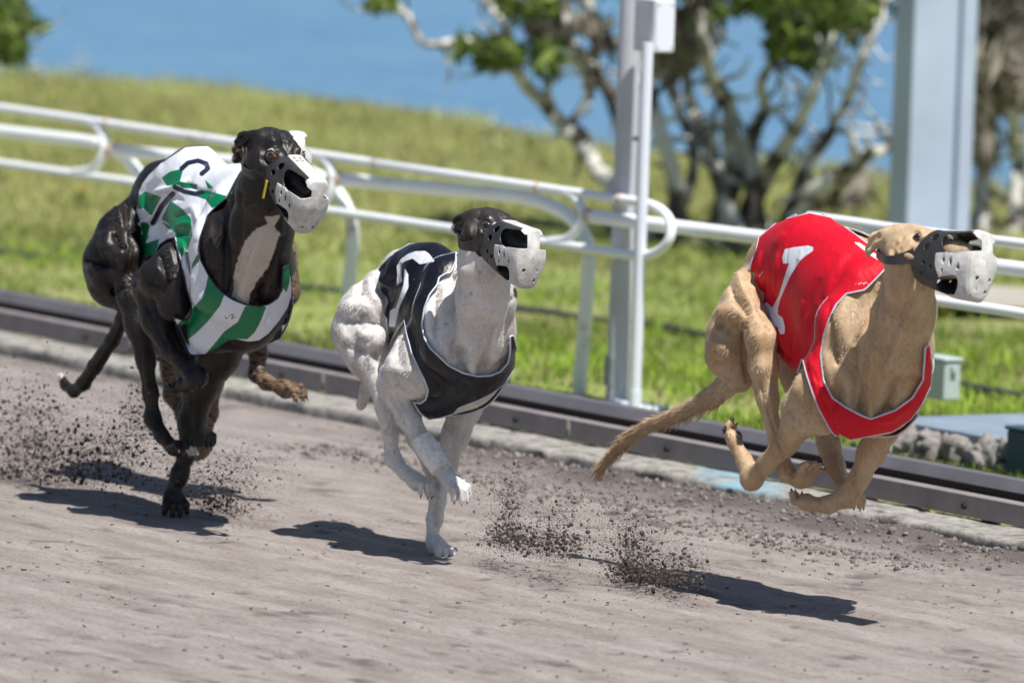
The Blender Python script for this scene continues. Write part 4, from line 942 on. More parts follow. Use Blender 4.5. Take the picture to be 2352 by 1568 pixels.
    hair_var = .20; hair = 75000; hair_len = .009; hair_up = .20
    def fur(s, V, Q, n, attrs, material):
        """short coat: thin flat hairs combed backwards and down over the body"""
        r = np.random.default_rng(9); T = tris(Q); A = np.linalg.norm(np.cross(V[T[:, 1]] - V[T[:, 0]], V[T[:, 2]] - V[T[:, 0]]), axis=1); A = A * (.25 + np.clip(((CAM - V[T[:, 0]]) @ -FWD > 0) * ((n[T[:, 0]] @ -FWD) > -.25), 0, 1))
        k = r.choice(len(T), s.hair, p=A / A.sum()); u = r.random((s.hair, 2)); fl = u.sum(1) > 1; u[fl] = 1 - u[fl]; w = np.stack([1 - u.sum(1), u[:, 0], u[:, 1]], 1)
        P = (V[T[k]] * w[..., None]).sum(1); N_ = (n[T[k]] * w[..., None]).sum(1); N_ /= np.linalg.norm(N_, axis=1, keepdims=True) + 1e-9
        fl = np.tile(np.array([-.55, 0, -.85]), (s.hair, 1)); hd = (P - s.hc) @ s.hf; dh = np.linalg.norm(P - s.hc, axis=1); onh = (dh < .12) | ((hd > 0) & (hd < .2) & (dh < .22)); fl[onh] = -s.hf + s.hu * -.2
        fl = fl + fbm(P, (7, 7, 7), 2)[:, None] * np.array([.5, .8, .2]) + r.normal(0, .16, (s.hair, 3)); fl = fl - N_ * (fl * N_).sum(1, keepdims=True); fl /= np.linalg.norm(fl, axis=1, keepdims=True) + 1e-9
        D = fl + N_ * (s.hair_up * (.4 + 1.0 * r.random((s.hair, 1)))); sd = np.cross(fl, N_) * (.0005 + .0004 * r.random((s.hair, 1))); L = s.hair_len * (.55 + .8 * r.random((s.hair, 1)))
        L = np.where(onh[:, None], L * .6, L)
        q = np.stack([P - N_ * .001 - sd, P - N_ * .001 + sd, P + D * L], 1); i = 3 * np.arange(s.hair)[:, None]
        at = {k2: np.repeat((v[T[k]] * w).sum(1), 3) for k2, v in attrs.items()}; at["strand"] = np.repeat(r.normal(0, s.hair_var, s.hair).clip(-.5, .6), 3)
        o = mesh_obj("fur", q.reshape(-1, 3), i + np.array([[0, 1, 2]]), material, s.root, False, at); o["kind"] = "stuff"
    def region(s, V, n, polys, soft=0.15):
        """signed px distance of the union of polygons; surfaces turned away use the dog's mirror image"""
        toC = CAM - V; toC /= np.linalg.norm(toC, axis=1, keepdims=True); fac = (n * toC).sum(1)
        pa = proj(V)[0]; W = V.copy(); W[:, 1] = 2 * s.Y0 - W[:, 1]; pb = proj(W)[0]
        ga = np.full(len(V), 1e9); gb = ga.copy()
        for P in polys: ga = np.minimum(ga, poly_sd(pa, P)); gb = np.minimum(gb, poly_sd(pb, P))
        return np.where(fac > -.05, ga, np.where(V[:, 1] < s.Y0 - .065, 60.0, gb))
    def vest(s, groups, poly, material, marks=(), offset=.0105, folds=(), trim=trim_blue, trim_r=.0022, puff=0.0, label=None, extra=None):
        F = s.field(groups); V, Q = surface_nets(F, offset); T = tris(Q); n = F.grad_normals(V)
        px, _ = proj(V); toC = CAM - V; toC /= np.linalg.norm(toC, axis=1, keepdims=True); fac = np.clip((n * toC).sum(1) * 2, 0, 1)
        disp = fbm(V, (9, 9, 5), 3) * .0035 + puff
        for line, hw, amp in folds:                      # ridges (+) and creases (-) in the cloth
            line = np.asarray(line, float); d = line_d(px, line); ax_ = line[-1] - line[0]; tt_ = np.clip(((px - line[0]) @ ax_) / (ax_ @ ax_), 0, 1)
            disp = disp + 1.5 * amp * np.exp(-(d / hw) ** 2) * fac * np.sin(np.pi * tt_).clip(0) ** .6
        V = V + n * np.maximum(disp, -.0055)[:, None]
        g = s.region(V, n, [poly]); at = {}; cxp = np.mean([p[0] for p in poly]); ga = poly_sd(proj(V)[0], poly); g = np.where((px[:, 0] < cxp) & (fac <= 0), np.maximum(g, ga - 7), g)
        for an, fn in marks: at[an] = fn(V, proj(V)[0], n)
        V2, T2, at, be = clip_mesh(V, T, g, at)
        kp = main_pieces(len(V2), T2); T2 = T2[kp]; ok = np.zeros(len(V2), bool); ok[T2.ravel()] = True; be = be[(be >= 0).all(1)]; be = be[ok[be].all(1)]
        mp_ = np.cumsum(ok) - 1; V2 = V2[ok]; T2 = mp_[T2]; be = mp_[be]; at = {k: v[ok] for k, v in at.items()}
        o = mesh_obj("racing_vest", V2, T2, material, s.root, True, at)
        if label: o["label"] = label
        md = o.modifiers.new("thickness", 'SOLIDIFY'); md.thickness = .0022; md.offset = 0
        mb = MB()
        for path, closed in edge_loops(be):
            if len(path) < 25: continue
            P = smooth_path(V2[path], closed, 5)[::2]
            if len(P) > 5: mb.tube(P, trim_r, 6, closed=closed)
        if mb.n: mb.build("piping", trim, o, True)
        s.vest_obj = o; return o
    def add_claws(s):
        for dark in (False, True):
            L_ = [c for c in s.claws if c[4] == dark]
            if L_: s._claws(L_, dark)
    def _claws(s, L_, light):
        for p, d, L, r, _ in L_:
            mb = MB(); mb.tube([p - d * L * .3, p + d * L * .3, p + d * L * .75 , p + d * L], [r, r * .9, r * .5, r * .1], 6)
            mb.build("claw", claw_light if light else claw_mat, s.root, True)
    def eyes(s, iris, r=.0118, pos=(.047, .0345, .0115), squint=0, lids=None):
        me = eye_material(s.name + "_eye", iris)
        for q in (-1, 1):
            c = s.H(pos[0], q * pos[1], pos[2]); gz = _n(s.hf * .62 + s.hs * q * .78 + s.hu * .05 + (-FWD * .45 if q > 0 else 0))
            e = mesh_eye("eye", c, gz, r * s.hz, me, s.root)
            # lids: two rolled rims round the eye opening
            lm = lids or nose_skin; ax = _n(np.cross(s.hu, gz)); upv = _n(np.cross(gz, ax)); mb = MB()
            for sg, op in ((1, .62 - squint), (-1, .50 - squint)):
                P = [];
                for t in np.linspace(-1.25, 1.25, 13):
                    a = t; el = sg * op * math.cos(t * 1.15)
                    P.append(c + r * s.hz * 1.06 * (gz * math.cos(a) * math.cos(el) + ax * math.sin(a) * math.cos(el) + upv * math.sin(el)))
                mb.tube(P, np.interp(np.linspace(0, 1, 13), [0, .5, 1], [.0012, .0022, .0012]), 8)
            mb.build("eyelids", lm, s.root, True)
    def nose(s):
        mb = MB(); sph = []; n1, n2 = 18, 12
        V = []; F = []
        for i in range(n2 + 1):
            th = math.pi * i / n2
            for j in range(n1):
                ph = 2 * math.pi * j / n1; x, y, z = math.sin(th) * math.cos(ph), math.sin(th) * math.sin(ph), math.cos(th)
                pinch = 1 - .35 * math.exp(-((abs(y) - .62) ** 2 + (z + .05) ** 2 + (1 - x) ** 2) * 9)
                V.append(s.H(.180 + .015 * x * pinch, .0150 * y * pinch, -.024 + .0125 * z * pinch))
        for i in range(n2):
            for j in range(n1): k = (j + 1) % n1; F.append((i * n1 + j, (i + 1) * n1 + j, (i + 1) * n1 + k, i * n1 + k))
        mb.add(V, F); mb.build("nose", nose_skin, s.root, True)
    def muzzle(s, f0=.045, f2=.200, wide=1.0, tall=1.0, plate_from=.112, bridge_white=.075):
        """racing muzzle: black moulded rear half, white front plate with drilled holes, windows beside the nose and chin"""
        NU, NV = 220, 130
        def prof(f):
            t = np.clip((f - f0) / (f2 - f0), 0, 1)
            topz = np.interp(t, [0, .35, .7, .95, 1], [.036, .024, .018, .015, .010]) * tall
            botz = np.interp(t, [0, .3, .6, .95, 1], [-.078, -.096, -.112, -.124, -.119]) * tall
            hw = np.interp(t, [0, .25, .6, .95, 1], [.049, .046, .042, .038, .035]) * wide
            return topz, botz, hw
        ft = np.concatenate([np.linspace(f0, f2, NV), np.full(30, f2)]); cap = np.concatenate([np.ones(NV), np.linspace(1, .0, 31)[1:]])
        th = np.arange(NU) / NU * 2 * np.pi; Vl = []
        for f, c in zip(ft, cap):
            tz, bz, hw = prof(f); ce = (tz + bz) / 2; hh = (tz - bz) / 2; tt0 = (f - f0) / (f2 - f0); e = 2 / (2.5 + 2.2 * tt0)
            cs, sn = np.cos(th), np.sin(th)
            y = np.sign(sn) * np.abs(sn) ** e * hw * c; z = np.sign(cs) * np.abs(cs) ** e * hh * c + ce
            zz = np.clip((z - ce) / hh, -1, 1); taper = 1 - .40 * tt0 * np.clip(-zz - .1, 0, 1) - .30 * tt0 * np.clip(zz - .1, 0, 1)
            Vl.append(np.stack([f + .008 * (1 - c * c) * (c < 1) - .012 * tt0 * np.clip(-zz, 0, 1), y * taper, z], 1))
        Vl = np.concatenate(Vl); n = len(ft)
        I = np.arange((n - 1)); Jn = np.arange(NU)
        ii, jj = np.meshgrid(I, Jn, indexing='ij'); a = ii * NU + jj; b = (ii + 1) * NU + jj; c_ = (ii + 1) * NU + (jj + 1) % NU; d = ii * NU + (jj + 1) % NU
        T = tris(np.stack([a.ravel(), d.ravel(), c_.ravel(), b.ravel()], 1))
        f, y, z = Vl[:, 0], Vl[:, 1], Vl[:, 2]; ay = np.abs(y); Hh_ = .140 * tall
        def rb(cf, cz, rf, rz, r, sh=0.0):               # rounded box in (f, z), sheared
            qx = np.abs(f - cf - sh * (z - cz)) - rf + r; qz = np.abs(z - cz) - rz + r
            return np.hypot(np.maximum(qx, 0), np.maximum(qz, 0)) + np.minimum(np.maximum(qx, qz), 0) - r
        def el(cf, cz, rf, rz): return (np.sqrt(((f - cf) / rf) ** 2 + ((z - cz) / rz) ** 2) - 1) * min(rf, rz)
        g = np.full(len(f), -1.0)
        side = np.where(ay > .020 * wide, -1.0, .05)
        def cut(h, m):
            nonlocal g
            g = np.maximum(g, -np.maximum(h, m))
        cut(rb(.166, -.011 * tall, .043, .0215 * tall, .0195, -.45), (.0150 * wide - ay))           # window beside the nose, wraps to the front
        cut(rb(.137, -.094 * tall, .031, .018 * tall, .0175, .3), side)                              # chin window
        for hf_, hz_, rf, rz in ((.100, .006, .0085, .0080), (.086, -.014, .0075, .0070), (.080, -.046, .0045, .0045), (.098, -.056, .0055, .0042), (.072, -.066, .0035, .0035)): cut(el(hf_, hz_, rf, rz), side)
        for hf_, hz_, rf, rz in ((.134, -.046, .0042, .0062), (.152, -.052, .0046, .0075), (.172, -.060, .0062, .0068), (.130, -.066, .0040, .0050)): cut(el(hf_, hz_ * tall, rf, rz), side)
        onface = np.where(f > f2 - .010, -1.0, .05)
        for yy, zz in ((.017, -.082), (-.017, -.080), (.014, -.104), (-.014, -.104)):
            h = np.sqrt((y - yy) ** 2 + (z - zz * tall) ** 2) - .0042; g = np.maximum(g, -np.maximum(h, onface))
        topm = np.where(z > .006, -1.0, .05)
        for fx, yy in ((.098, .008), (.098, -.008), (.112, .008), (.112, -.008)):
            h = np.sqrt((f - fx) ** 2 + (y - yy) ** 2) - .0032; g = np.maximum(g, -np.maximum(h, topm))
        tt = np.clip((z + .085) / .12, 0, 1)
        rear = f0 + .040 * np.clip((tt - .40) / .5, 0, 1) ** 1.2 - .012 * np.clip(1 - tt * 2.5, 0, 1)
        g = np.maximum(g, rear - f)
        plate = np.maximum(plate_from + .35 * np.clip(-.055 - z, 0, 1) - f, z + .030 * tall)        # lower white plate
        plate = np.minimum(plate, np.maximum(bridge_white - f, np.maximum(ay - .0165 * wide - .001, -.02 - z)))   # white strap over the nose
        gw = np.minimum(plate, f2 - .012 - f)
        W = s.hc + (Vl[:, :1] * s.hf + Vl[:, 1:2] * s.hs + Vl[:, 2:] * s.hu) * s.hz
        for nm, gg, mt, off in (("muzzle_shell", np.maximum(g, -gw), shell_black, 0), ("muzzle_cup", np.maximum(g, gw), shell_white, .0016)):
            cen = s.H(.12, 0, -.045); Wo = W + (W - cen) / (np.linalg.norm(W - cen, axis=1, keepdims=True) + 1e-9) * off
            V2, T2, _, be = clip_mesh(Wo, T, gg)
            o = mesh_obj(nm, V2, T2, mt, s.root, True); md = o.modifiers.new("thickness", 'SOLIDIFY'); md.thickness = .0032; md.offset = 0
            s.muz = o
        # strap round the back of the head
        def strap(pts, w, mt, name, r=.0018):
            P = catmull([s.H(*p) for p in pts], 8); mb = MB(); cn = s.H(-.02, 0, -.012); ax = s.hf
            for i in range(len(P)):
                rel = P[i] - cn; o0 = _n(rel - ax * np.dot(rel, ax) * .3); base = P[i] - o0 * .03
                for q in np.arange(0, .05, .002):
                    if s.F.sample((base + o0 * q)[None])[0] > .0045: break
                if 3 < i < len(P) - 4: P[i] = base + o0 * q
            P = smooth_path(P, False, 3); W_ = w * (1 + 1.3 * np.abs(np.linspace(-1, 1, len(P))) ** 4); T_ = np.gradient(P, axis=0); 
            cen = s.H(-.03, 0, -.01); V = []; F = []
            for i in range(len(P)):
                o_ = _n(P[i] - cen); t_ = _n(T_[i]); b_ = _n(np.cross(o_, t_))
                for a_, c_ in ((-1, -r), (1, -r), (1, r), (-1, r)): V.append(P[i] + b_ * a_ * W_[i] + o_ * c_)
            for i in range(len(P) - 1):
                for j in range(4): k = (j + 1) % 4; F.append((i * 4 + j, i * 4 + k, i * 4 + 4 + k, i * 4 + 4 + j))
            F.append((0, 3, 2, 1)); e = (len(P) - 1) * 4; F.append((e, e + 1, e + 2, e + 3)); mb.add(V, F)
            return mb.build(name, mt, s.root, True)
        strap([(.055, .049, -.030), (.015, .060, -.036), (-.03, .058, -.030), (-.066, .036, -.012), (-.074, 0, .0), (-.066, -.036, -.012), (-.03, -.058, -.030), (.015, -.060, -.036), (.055, -.049, -.030)], .0075, shell_black, "head_strap")
        for q in (1, -1):
            mb = MB(); c = s.H(.028, q * .0585, -.036); mb.prism(c, s.hf * .007, s.hs * .0016, s.hu * .009); mb.build("buckle", brass, s.root, bevel=.001)
MIDS = "greyhounds racing along the dirt track"
# ---------- white and black dog in the black vest (middle)
d = Dog("pale", "white greyhound with a dark head, black vest and bandaged foreleg, second from the right", MIDS, (1020, 1276), 0.0)
d.begin()
d.set_head(1127, 529, -.08, (.092, -.014, .165), (.12, 1, .10), .98)
d.build_head('head', jaw=.012)
T = 'torso'
d.chain(T, [(880, 672, 0, 52), (925, 645, 0, 60), (985, 672, 0, 92), (1040, 765, 0, 142), (1062, 800, 0, 140)], k=.06, sq=1.55, blend=.05)
d.chain(T, [(1062, 800, 0, 120), (1098, 835, 0, 62)], k=.04, sq=1.2)
d.chain(T, [(985, 720, 0, 80), (950, 740, 0, 62), (905, 735, 0, 46)], k=.05, sq=1.3)      # tucked belly
d.chain(T, [(1022, 640, -.045, 40), (1008, 715, -.078, 44), (1018, 800, -.088, 46)], k=.03); d.chain(T, [(1085, 655, .045, 34), (1118, 730, .065, 36), (1130, 810, .07, 38)], k=.03)   # shoulder blades
d.chain(T, [(1030, 650, -.02, 46), (1060, 640, 0, 50)], k=.03)
d.ball(T, 1060, 820, -.055, 50, k=.03); d.ball(T, 1120, 832, .05, 46, k=.03); d.ball(T, 1012, 895, -.03, 58, k=.03)
N = 'neck'
d.chain(N, [(1102, 548, -.11, 42), (1110, 610, -.09, 52), (1116, 680, -.06, 62), (1112, 760, -.03, 66), (1098, 835, 0, 50)], k=.03)
d.chain(N, [(1078, 600, -.07, 20), (1062, 700, -.05, 26), (1050, 800, -.06, 34)], k=.025)
d.chain(N, [(1085, 640, -.08, 12), (1102, 760, -.05, 16), (1100, 850, 0, 20)], k=.012, blend=.014)
d.dent(N, 1052, 800, -.04, .10, 15, 1060, 850); d.dent(N, 1140, 800, .05, .09, 18, 1128, 845); d.dent(T, 1030, 690, -.10, .03, 8, 1036, 800, k=.015)
# hindquarters
Hh = 'hind'
d.chain(Hh, [(868, 655, -.05, 36), (838, 715, -.075, 54), (826, 765, -.085, 58), (848, 820, -.085, 46), (868, 866, -.08, 28)], k=.03)
d.ball(Hh, 822, 716, -.105, 36, k=.02); d.ball(Hh, 858, 700, -.080, 28, k=.02); d.ball(Hh, 815, 775, -.108, 36, k=.02); d.ball(Hh, 858, 775, -.10, 30, k=.02)
d.chain(Hh, [(800, 745, -.155, 7), (835, 750, -.16, 9), (868, 735, -.13, 8)], k=.02, op='s')
d.chain(Hh, [(868, 866, -.08, 28), (888, 940, -.07, 23), (897, 1000, -.06, 17), (903, 1052, -.05, 17)], k=.02)
d.chain(Hh, [(874, 880, -.07, 16), (884, 980, -.06, 8), (890, 1045, -.05, 8)], k=.006)
d.chain(Hh, [(903, 1056, -.05, 19), (930, 1085, -.04, 16), (948, 1098, -.035, 16)], k=.012)
d.paw(Hh, d.J(945, 1096, -.035), d.cdir(.75, -.45, .45), d.cdir(.45, .8, .3), .062, .022, .5)
d.chain('hind2', [(912, 650, .05, 36), (905, 720, .075, 54), (915, 800, .08, 48), (925, 870, .07, 28), (945, 950, .06, 20), (955, 1005, .05, 17), (985, 1070, .05, 15)], k=.03)
d.paw('hind2', d.J(985, 1075, .05), d.cdir(.7, -.6, .4), d.cdir(.5, .8, .2), .058, .021, .5)
d.chain('tail', [(862, 780, 0, 15), (848, 850, 0, 13), (842, 890, .0, 14), (830, 930, 0, 12)], k=.01)
# near foreleg
Lf = 'foreA'
d.chain(Lf, [(985, 770, -.085, 42), (940, 845, -.115, 46), (905, 880, -.115, 34)], k=.03)
d.chain(Lf, [(930, 790, -.11, 24), (900, 858, -.12, 26), (896, 888, -.115, 26)], k=.015)
d.chain(Lf, [(985, 860, -.09, 44), (950, 880, -.10, 36)], k=.03)
d.chain(Lf, [(900, 884, -.115, 30), (938, 960, -.095, 27), (980, 1030, -.07, 21), (1003, 1062, -.06, 21), (1030, 1098, -.05, 19)], k=.015)
d.ball(Lf, 996, 1052, -.068, 21, k=.01)
d.paw(Lf, d.J(1026, 1094, -.05), d.cdir(.62, -.66, .35), d.cdir(.5, .5, .5), .068, .024, .25)
# far foreleg, planted
Rf = 'foreB'
d.chain(Rf, [(1110, 830, .075, 42), (1068, 930, .07, 38), (1046, 1000, .055, 28), (1027, 1070, .045, 23), (1005, 1150, .03, 16.5), (998, 1190, .02, 16), (993, 1232, .01, 15)], k=.02)
d.chain(Rf, [(1040, 990, .05, 14), (1020, 1080, .03, 9), (1006, 1200, .015, 6)], k=.006)
d.paw(Rf, d.J(993, 1240, .008), d.cdir(.62, -.62, .6), d.cdir(.3, .95, .1), .066, .024, .12, light=False)
body_g = [('torso', 0), ('neck', .03), ('head', .022), ('hind', .022), ('hind2', .022), ('tail', .015), ('foreA', .016), ('foreB', .018)]
white_coat = coat_material("white_coat", (.68, .655, .63), (.50, .465, .445), (.79, .775, .755), .52, .3, .05, patch_col=(.66, .65, .63), ticks=(.36, .34, .335))
def m2_dark(V, px, n, fac):
    L = (V - d.hc) @ np.stack([d.hf, d.hs, d.hu], 1) / d.hz
    q = np.minimum(L[:, 0] + .070, 1.0) * 1000 * .9
    lower = (L[:, 2] + .060) * 900
    g = -np.minimum(q, lower)
    bl = poly_sd(px, h2([(1040, 205), (1200, 205), (1390, 380), (1250, 350), (1075, 345)]))
    g = np.maximum(g, -bl); g = np.maximum(g, poly_sd(px, [(1000, 400), (1300, 400), (1300, 700), (1195, 668), (1150, 636), (1096, 584), (1062, 556), (1000, 540)]))
    for ln, hw in (([(870, 600), (800, 700), (745, 790)], 3.2), ([(735, 372), (745, 376)], 2.0), ([(800, 470), (860, 490), (930, 440)], 2.6), ([(600, 560), (690, 640)], 1.6), ([(620, 680), (700, 720)], 1.4), ([(950, 250), (1060, 330)], 3.0)): g = np.maximum(g, hw - line_d(px, h2(ln)))
    sp = line_d(px, h2([(1130, 1440), (1140, 1500)])) - 9
    return np.minimum(g, np.where(L[:, 0] < .03, sp, 99))
B_ = lambda *a: mB(a)
st2 = [(B_((715, 420), (710, 560), (700, 760)), 5, -.010), (B_((775, 430), (762, 600), (740, 800)), 9, .007), (B_((850, 330), (838, 500), (822, 700), (810, 920)), 6, -.016), (B_((855, 870), (880, 985)), 11, -.020), (B_((965, 820), (960, 1010)), 11, .010), (B_((1070, 880), (1035, 985)), 13, -.016), (B_((1120, 700), (1085, 820), (1010, 960)), 5, -.008), (B_((1235, 500), (1205, 700), (1175, 960)), 6, -.008),
    (B_((900, 300), (905, 500), (900, 800)), 12, .006), (B_((650, 560), (660, 740)), 9, .006),
    (B_((130, 545), (200, 540)), 14, .012), (B_((95, 650), (180, 655), (215, 600)), 6, -.012), (B_((285, 670), (240, 800)), 7, -.010), (B_((60, 700), (80, 760)), 10, .007), (B_((245, 560), (290, 640)), 9, .008), (B_((60, 810), (220, 865)), 6, -.008), (B_((205, 350), (195, 460)), 4, -.008), (B_((250, 370), (275, 500)), 7, .007), (B_((150, 400), (140, 470)), 8, .006), (B_((240, 870), (275, 970)), 6, .006), (B_((300, 880), (330, 1000)), 5, -.006), (B_((180, 720), (215, 750)), 7, .007),
    (B_((450, 720), (452, 900)), 3.5, -.006), (B_((380, 880), (400, 950)), 12, .006), (B_((340, 975), (540, 1000)), 7, .005), (B_((440, 1115), (530, 1150)), 6, -.010), (B_((420, 1160), (540, 1380)), 4, .004), (B_((380, 1130), (490, 1370)), 3, -.003), (B_((500, 800), (520, 960)), 7, .005),
    (h2([(860, 560), (800, 680), (760, 800)]), 5, -.006), (h2([(545, 400), (530, 560), (520, 780)]), 5, -.009), (h2([(790, 470), (880, 420), (970, 400)]), 3.5, -.005), (h2([(700, 350), (820, 320), (930, 350)]), 5, .004), (h2([(640, 500), (680, 640)]), 7, .005), (h2([(420, 480), (460, 640)]), 6, .006), (h2([(600, 300), (560, 400)]), 4, -.005), ([(997, 1180), (1002, 1245)], 3, -.003), ([(1010, 1130), (1012, 1230)], 3, .003), ([(880, 960), (890, 1040)], 3, -.003), ([(893, 930), (903, 1030)], 3.5, .003)]
d.hair_var = .10; d.finish_body(body_g, white_coat, marks={"dark": m2_dark}, strokes=st2)
v2 = mB([(300, 325), (330, 270), (420, 185), (530, 120), (660, 100), (800, 120), (850, 150), (846, 240), (812, 318), (780, 322), (732, 350), (720, 400), (665, 470), (630, 560), (612, 680), (630, 770), (670, 840), (740, 905), (800, 962), (900, 1012), (1000, 1035), (1090, 1030), (1160, 1000), (1210, 940), (1225, 860), (1222, 760), (1245, 750), (1265, 830), (1275, 900), (1250, 980), (1180, 1090), (1100, 1150), (1000, 1200), (870, 1250), (835, 1290), (740, 1320), (660, 1330), (600, 1290), (556, 1212), (600, 1224), (640, 1195), (657, 1130), (632, 1060), (585, 965), (540, 870), (508, 740), (492, 645), (440, 720), (355, 868), (385, 770), (372, 640), (330, 560), (308, 470), (288, 400)])
d5 = [mB([(440, 275), (470, 225), (520, 190), (570, 172), (635, 170), (665, 190), (705, 243), (600, 262), (550, 222), (500, 240), (478, 255), (470, 300), (478, 380), (440, 410), (445, 330)]),
      mB([(498, 288), (520, 330), (522, 420), (480, 510), (455, 570), (430, 692), (388, 690), (395, 580), (435, 560), (460, 490), (488, 400)])]
def fm(polys, lines=()):
    def f(V, px, n):
        g = np.full(len(V), 99.0)
        for P in polys: g = np.minimum(g, poly_sd(px, P))
        for ln, hw in lines: g = np.minimum(g, line_d(px, ln) - hw)
        fac = (n * (CAM - V)).sum(1); return np.where(fac > 0, g, 99.0)
    return f
black_cloth = cloth_material("black_vest_cloth", (.006, .006, .011), (.62, .64, .70), rough=.36, gloss=.40, dust=(.18, .22, .34))
d.vest([('torso', 0), ('neck', .03), ('foreA', .016), ('foreB', .018)], v2, black_cloth, marks=[("mark1", fm(d5))],
       folds=[(mB([(420, 200), (400, 330), (340, 480)]), 7, .010), (mB([(470, 250), (430, 400), (400, 560)]), 6, -.007), (mB([(330, 330), (400, 420), (440, 380)]), 6, .008), (mB([(520, 330), (500, 460), (440, 620)]), 6, .007), (mB([(320, 430), (380, 540), (400, 640)]), 6, -.006), (mB([(350, 300), (380, 380)]), 5, .008)],
       label="black racing vest with a folded white number and pale piping")
d.eyes((.05, .03, .015), squint=.30, pos=(.046, .0325, .0115)); d.nose(); d.muzzle(wide=1.05, tall=.97); d.add_claws()
mb = MB(); P = [d.J(968, 1008, -.082), d.J(985, 1034, -.075), d.J(1004, 1062, -.066), d.J(1013, 1076, -.062)]
mb.tube(catmull(P, 6), np.interp(np.linspace(0, 1, 19), [0, .4, .7, 1], [.0265, .0275, .0262, .0245]), 18); mb.build("leg_bandage", tape_white, d.root, True)
white_dog = d

# ---------- fawn dog in the red vest (right)
d = Dog("fawn", "fawn greyhound in a red vest numbered 1, all four feet off the ground", MIDS, (1950, 1408), 0.0)
d.begin()
d.set_head(2098, 572, -.08, (.68, .09, .72), (.28, 1, .0), 1.06)
d.build_head('head', jaw=.012)
d.chain(T, [(1712, 672, 0, 46), (1782, 612, 0, 70), (1860, 612, 0, 100), (1945, 690, 0, 138), (2015, 825, 0, 150)], k=.06, sq=1.5, blend=.05)
d.chain(T, [(2015, 825, 0, 135), (2020, 850, 0, 140)], k=.04, sq=1.5)
d.chain(T, [(1945, 770, 0, 100), (1860, 760, 0, 78), (1780, 720, 0, 52)], k=.05, sq=1.3)
d.chain(T, [(1985, 655, -.045, 40), (1940, 740, -.085, 46), (1925, 840, -.095, 48)], k=.03, mirror=True)
d.chain(T, [(1975, 640, -.01, 50), (2030, 640, 0, 50)], k=.03)
d.ball(T, 1985, 860, -.06, 50, k=.03, mirror=True); d.chain(T, [(1975, 940, -.055, 58), (2030, 930, .02, 56)], k=.03, blend=.03)
d.chain(N, [(2082, 586, -.11, 44), (2090, 640, -.09, 50), (2087, 710, -.06, 57), (2074, 800, -.03, 64), (2040, 880, 0, 62), (2008, 925, 0, 38)], k=.03)
d.chain(N, [(2055, 620, -.07, 22), (2030, 720, -.07, 26), (2005, 830, -.075, 32)], k=.02)
d.chain(N, [(2060, 660, -.06, 14), (2045, 800, -.05, 18), (2005, 935, 0, 20)], k=.012, blend=.014)
d.dent(N, 1950, 880, -.05, .10, 16, 1962, 930); d.dent(N, 2068, 870, .06, .09, 20, 2045, 925); d.dent(T, 1950, 770, -.11, .04, 10, 1945, 860, k=.015)
d.dent(N, 2010, 800, -.08, .04, 8, 1995, 900, k=.02); d.dent(N, 2052, 740, -.10, .02, 7, 2030, 840, k=.02)
d.chain(Hh, [(1725, 650, -.045, 36), (1705, 700, -.08, 44), (1680, 765, -.095, 50), (1672, 815, -.095, 46), (1700, 868, -.08, 32)], k=.03)
d.ball(Hh, 1684, 724, -.122, 36, k=.010); d.ball(Hh, 1668, 800, -.12, 34, k=.016); d.chain(Hh, [(1705, 640, -.05, 22), (1722, 690, -.10, 18)], k=.014)
d.chain(Hh, [(1665, 755, -.155, 6), (1700, 762, -.16, 8), (1722, 745, -.14, 6)], k=.018, op='s')
d.chain(Hh, [(1725, 720, -.09, 34), (1748, 775, -.105, 34), (1752, 840, -.10, 32), (1764, 915, -.09, 24), (1779, 985, -.08, 15), (1788, 1035, -.075, 15)], k=.02)
d.chain(Hh, [(1742, 890, -.095, 12), (1762, 965, -.09, 6), (1780, 1050, -.08, 8)], k=.006)
d.chain(Hh, [(1788, 1035, -.075, 18), (1806, 1085, -.065, 21), (1836, 1106, -.055, 17)], k=.012)
d.paw(Hh, d.J(1834, 1106, -.055), d.cdir(.62, .50, .35), d.cdir(-.6, .5, -.75), .056, .023, -.3)
d.chain('hind2', [(1745, 680, .05, 38), (1790, 780, .08, 50), (1850, 880, .085, 42), (1888, 960, .08, 27), (1903, 1020, .08, 27)], k=.03)
d.chain('hind2', [(1903, 1020, .08, 26), (1918, 1070, .075, 22), (1942, 1120, .07, 17)], k=.02)
d.paw('hind2', d.J(1942, 1120, .07), d.cdir(.65, -.6, .3), d.cdir(.6, .5, .5), .055, .020, .3)
d.chain('tail', [(1705, 850, 0, 22), (1668, 885, 0, 26), (1630, 915, 0, 24), (1560, 950, 0, 18), (1489, 978, 0, 15), (1440, 1010, 0, 12), (1405, 1045, 0, 10), (1375, 1080, 0, 6)], k=.012)
d.chain(Lf, [(1915, 830, -.095, 44), (1870, 900, -.125, 44), (1845, 955, -.125, 42)], k=.03)
d.chain(Lf, [(1862, 860, -.115, 24), (1830, 930, -.13, 30), (1826, 965, -.125, 28)], k=.02)
d.chain(Lf, [(1905, 900, -.10, 50), (1890, 950, -.10, 48)], k=.03)
d.chain(Lf, [(1840, 970, -.125, 36), (1805, 1015, -.125, 29), (1765, 1060, -.12, 23), (1728, 1098, -.115, 25)], k=.015)
d.chain(Lf, [(1728, 1100, -.115, 25), (1712, 1062, -.12, 20), (1690, 1022, -.13, 17)], k=.012)
d.paw(Lf, d.J(1690, 1022, -.13), d.cdir(-.30, .85, -.25), d.cdir(-.8, -.3, -.2), .054, .021, .3)
d.chain(Rf, [(2065, 900, .09, 50), (2025, 985, .07, 36), (2000, 1040, .06, 29), (1975, 1095, .045, 24), (1950, 1138, .03, 26)], k=.02)
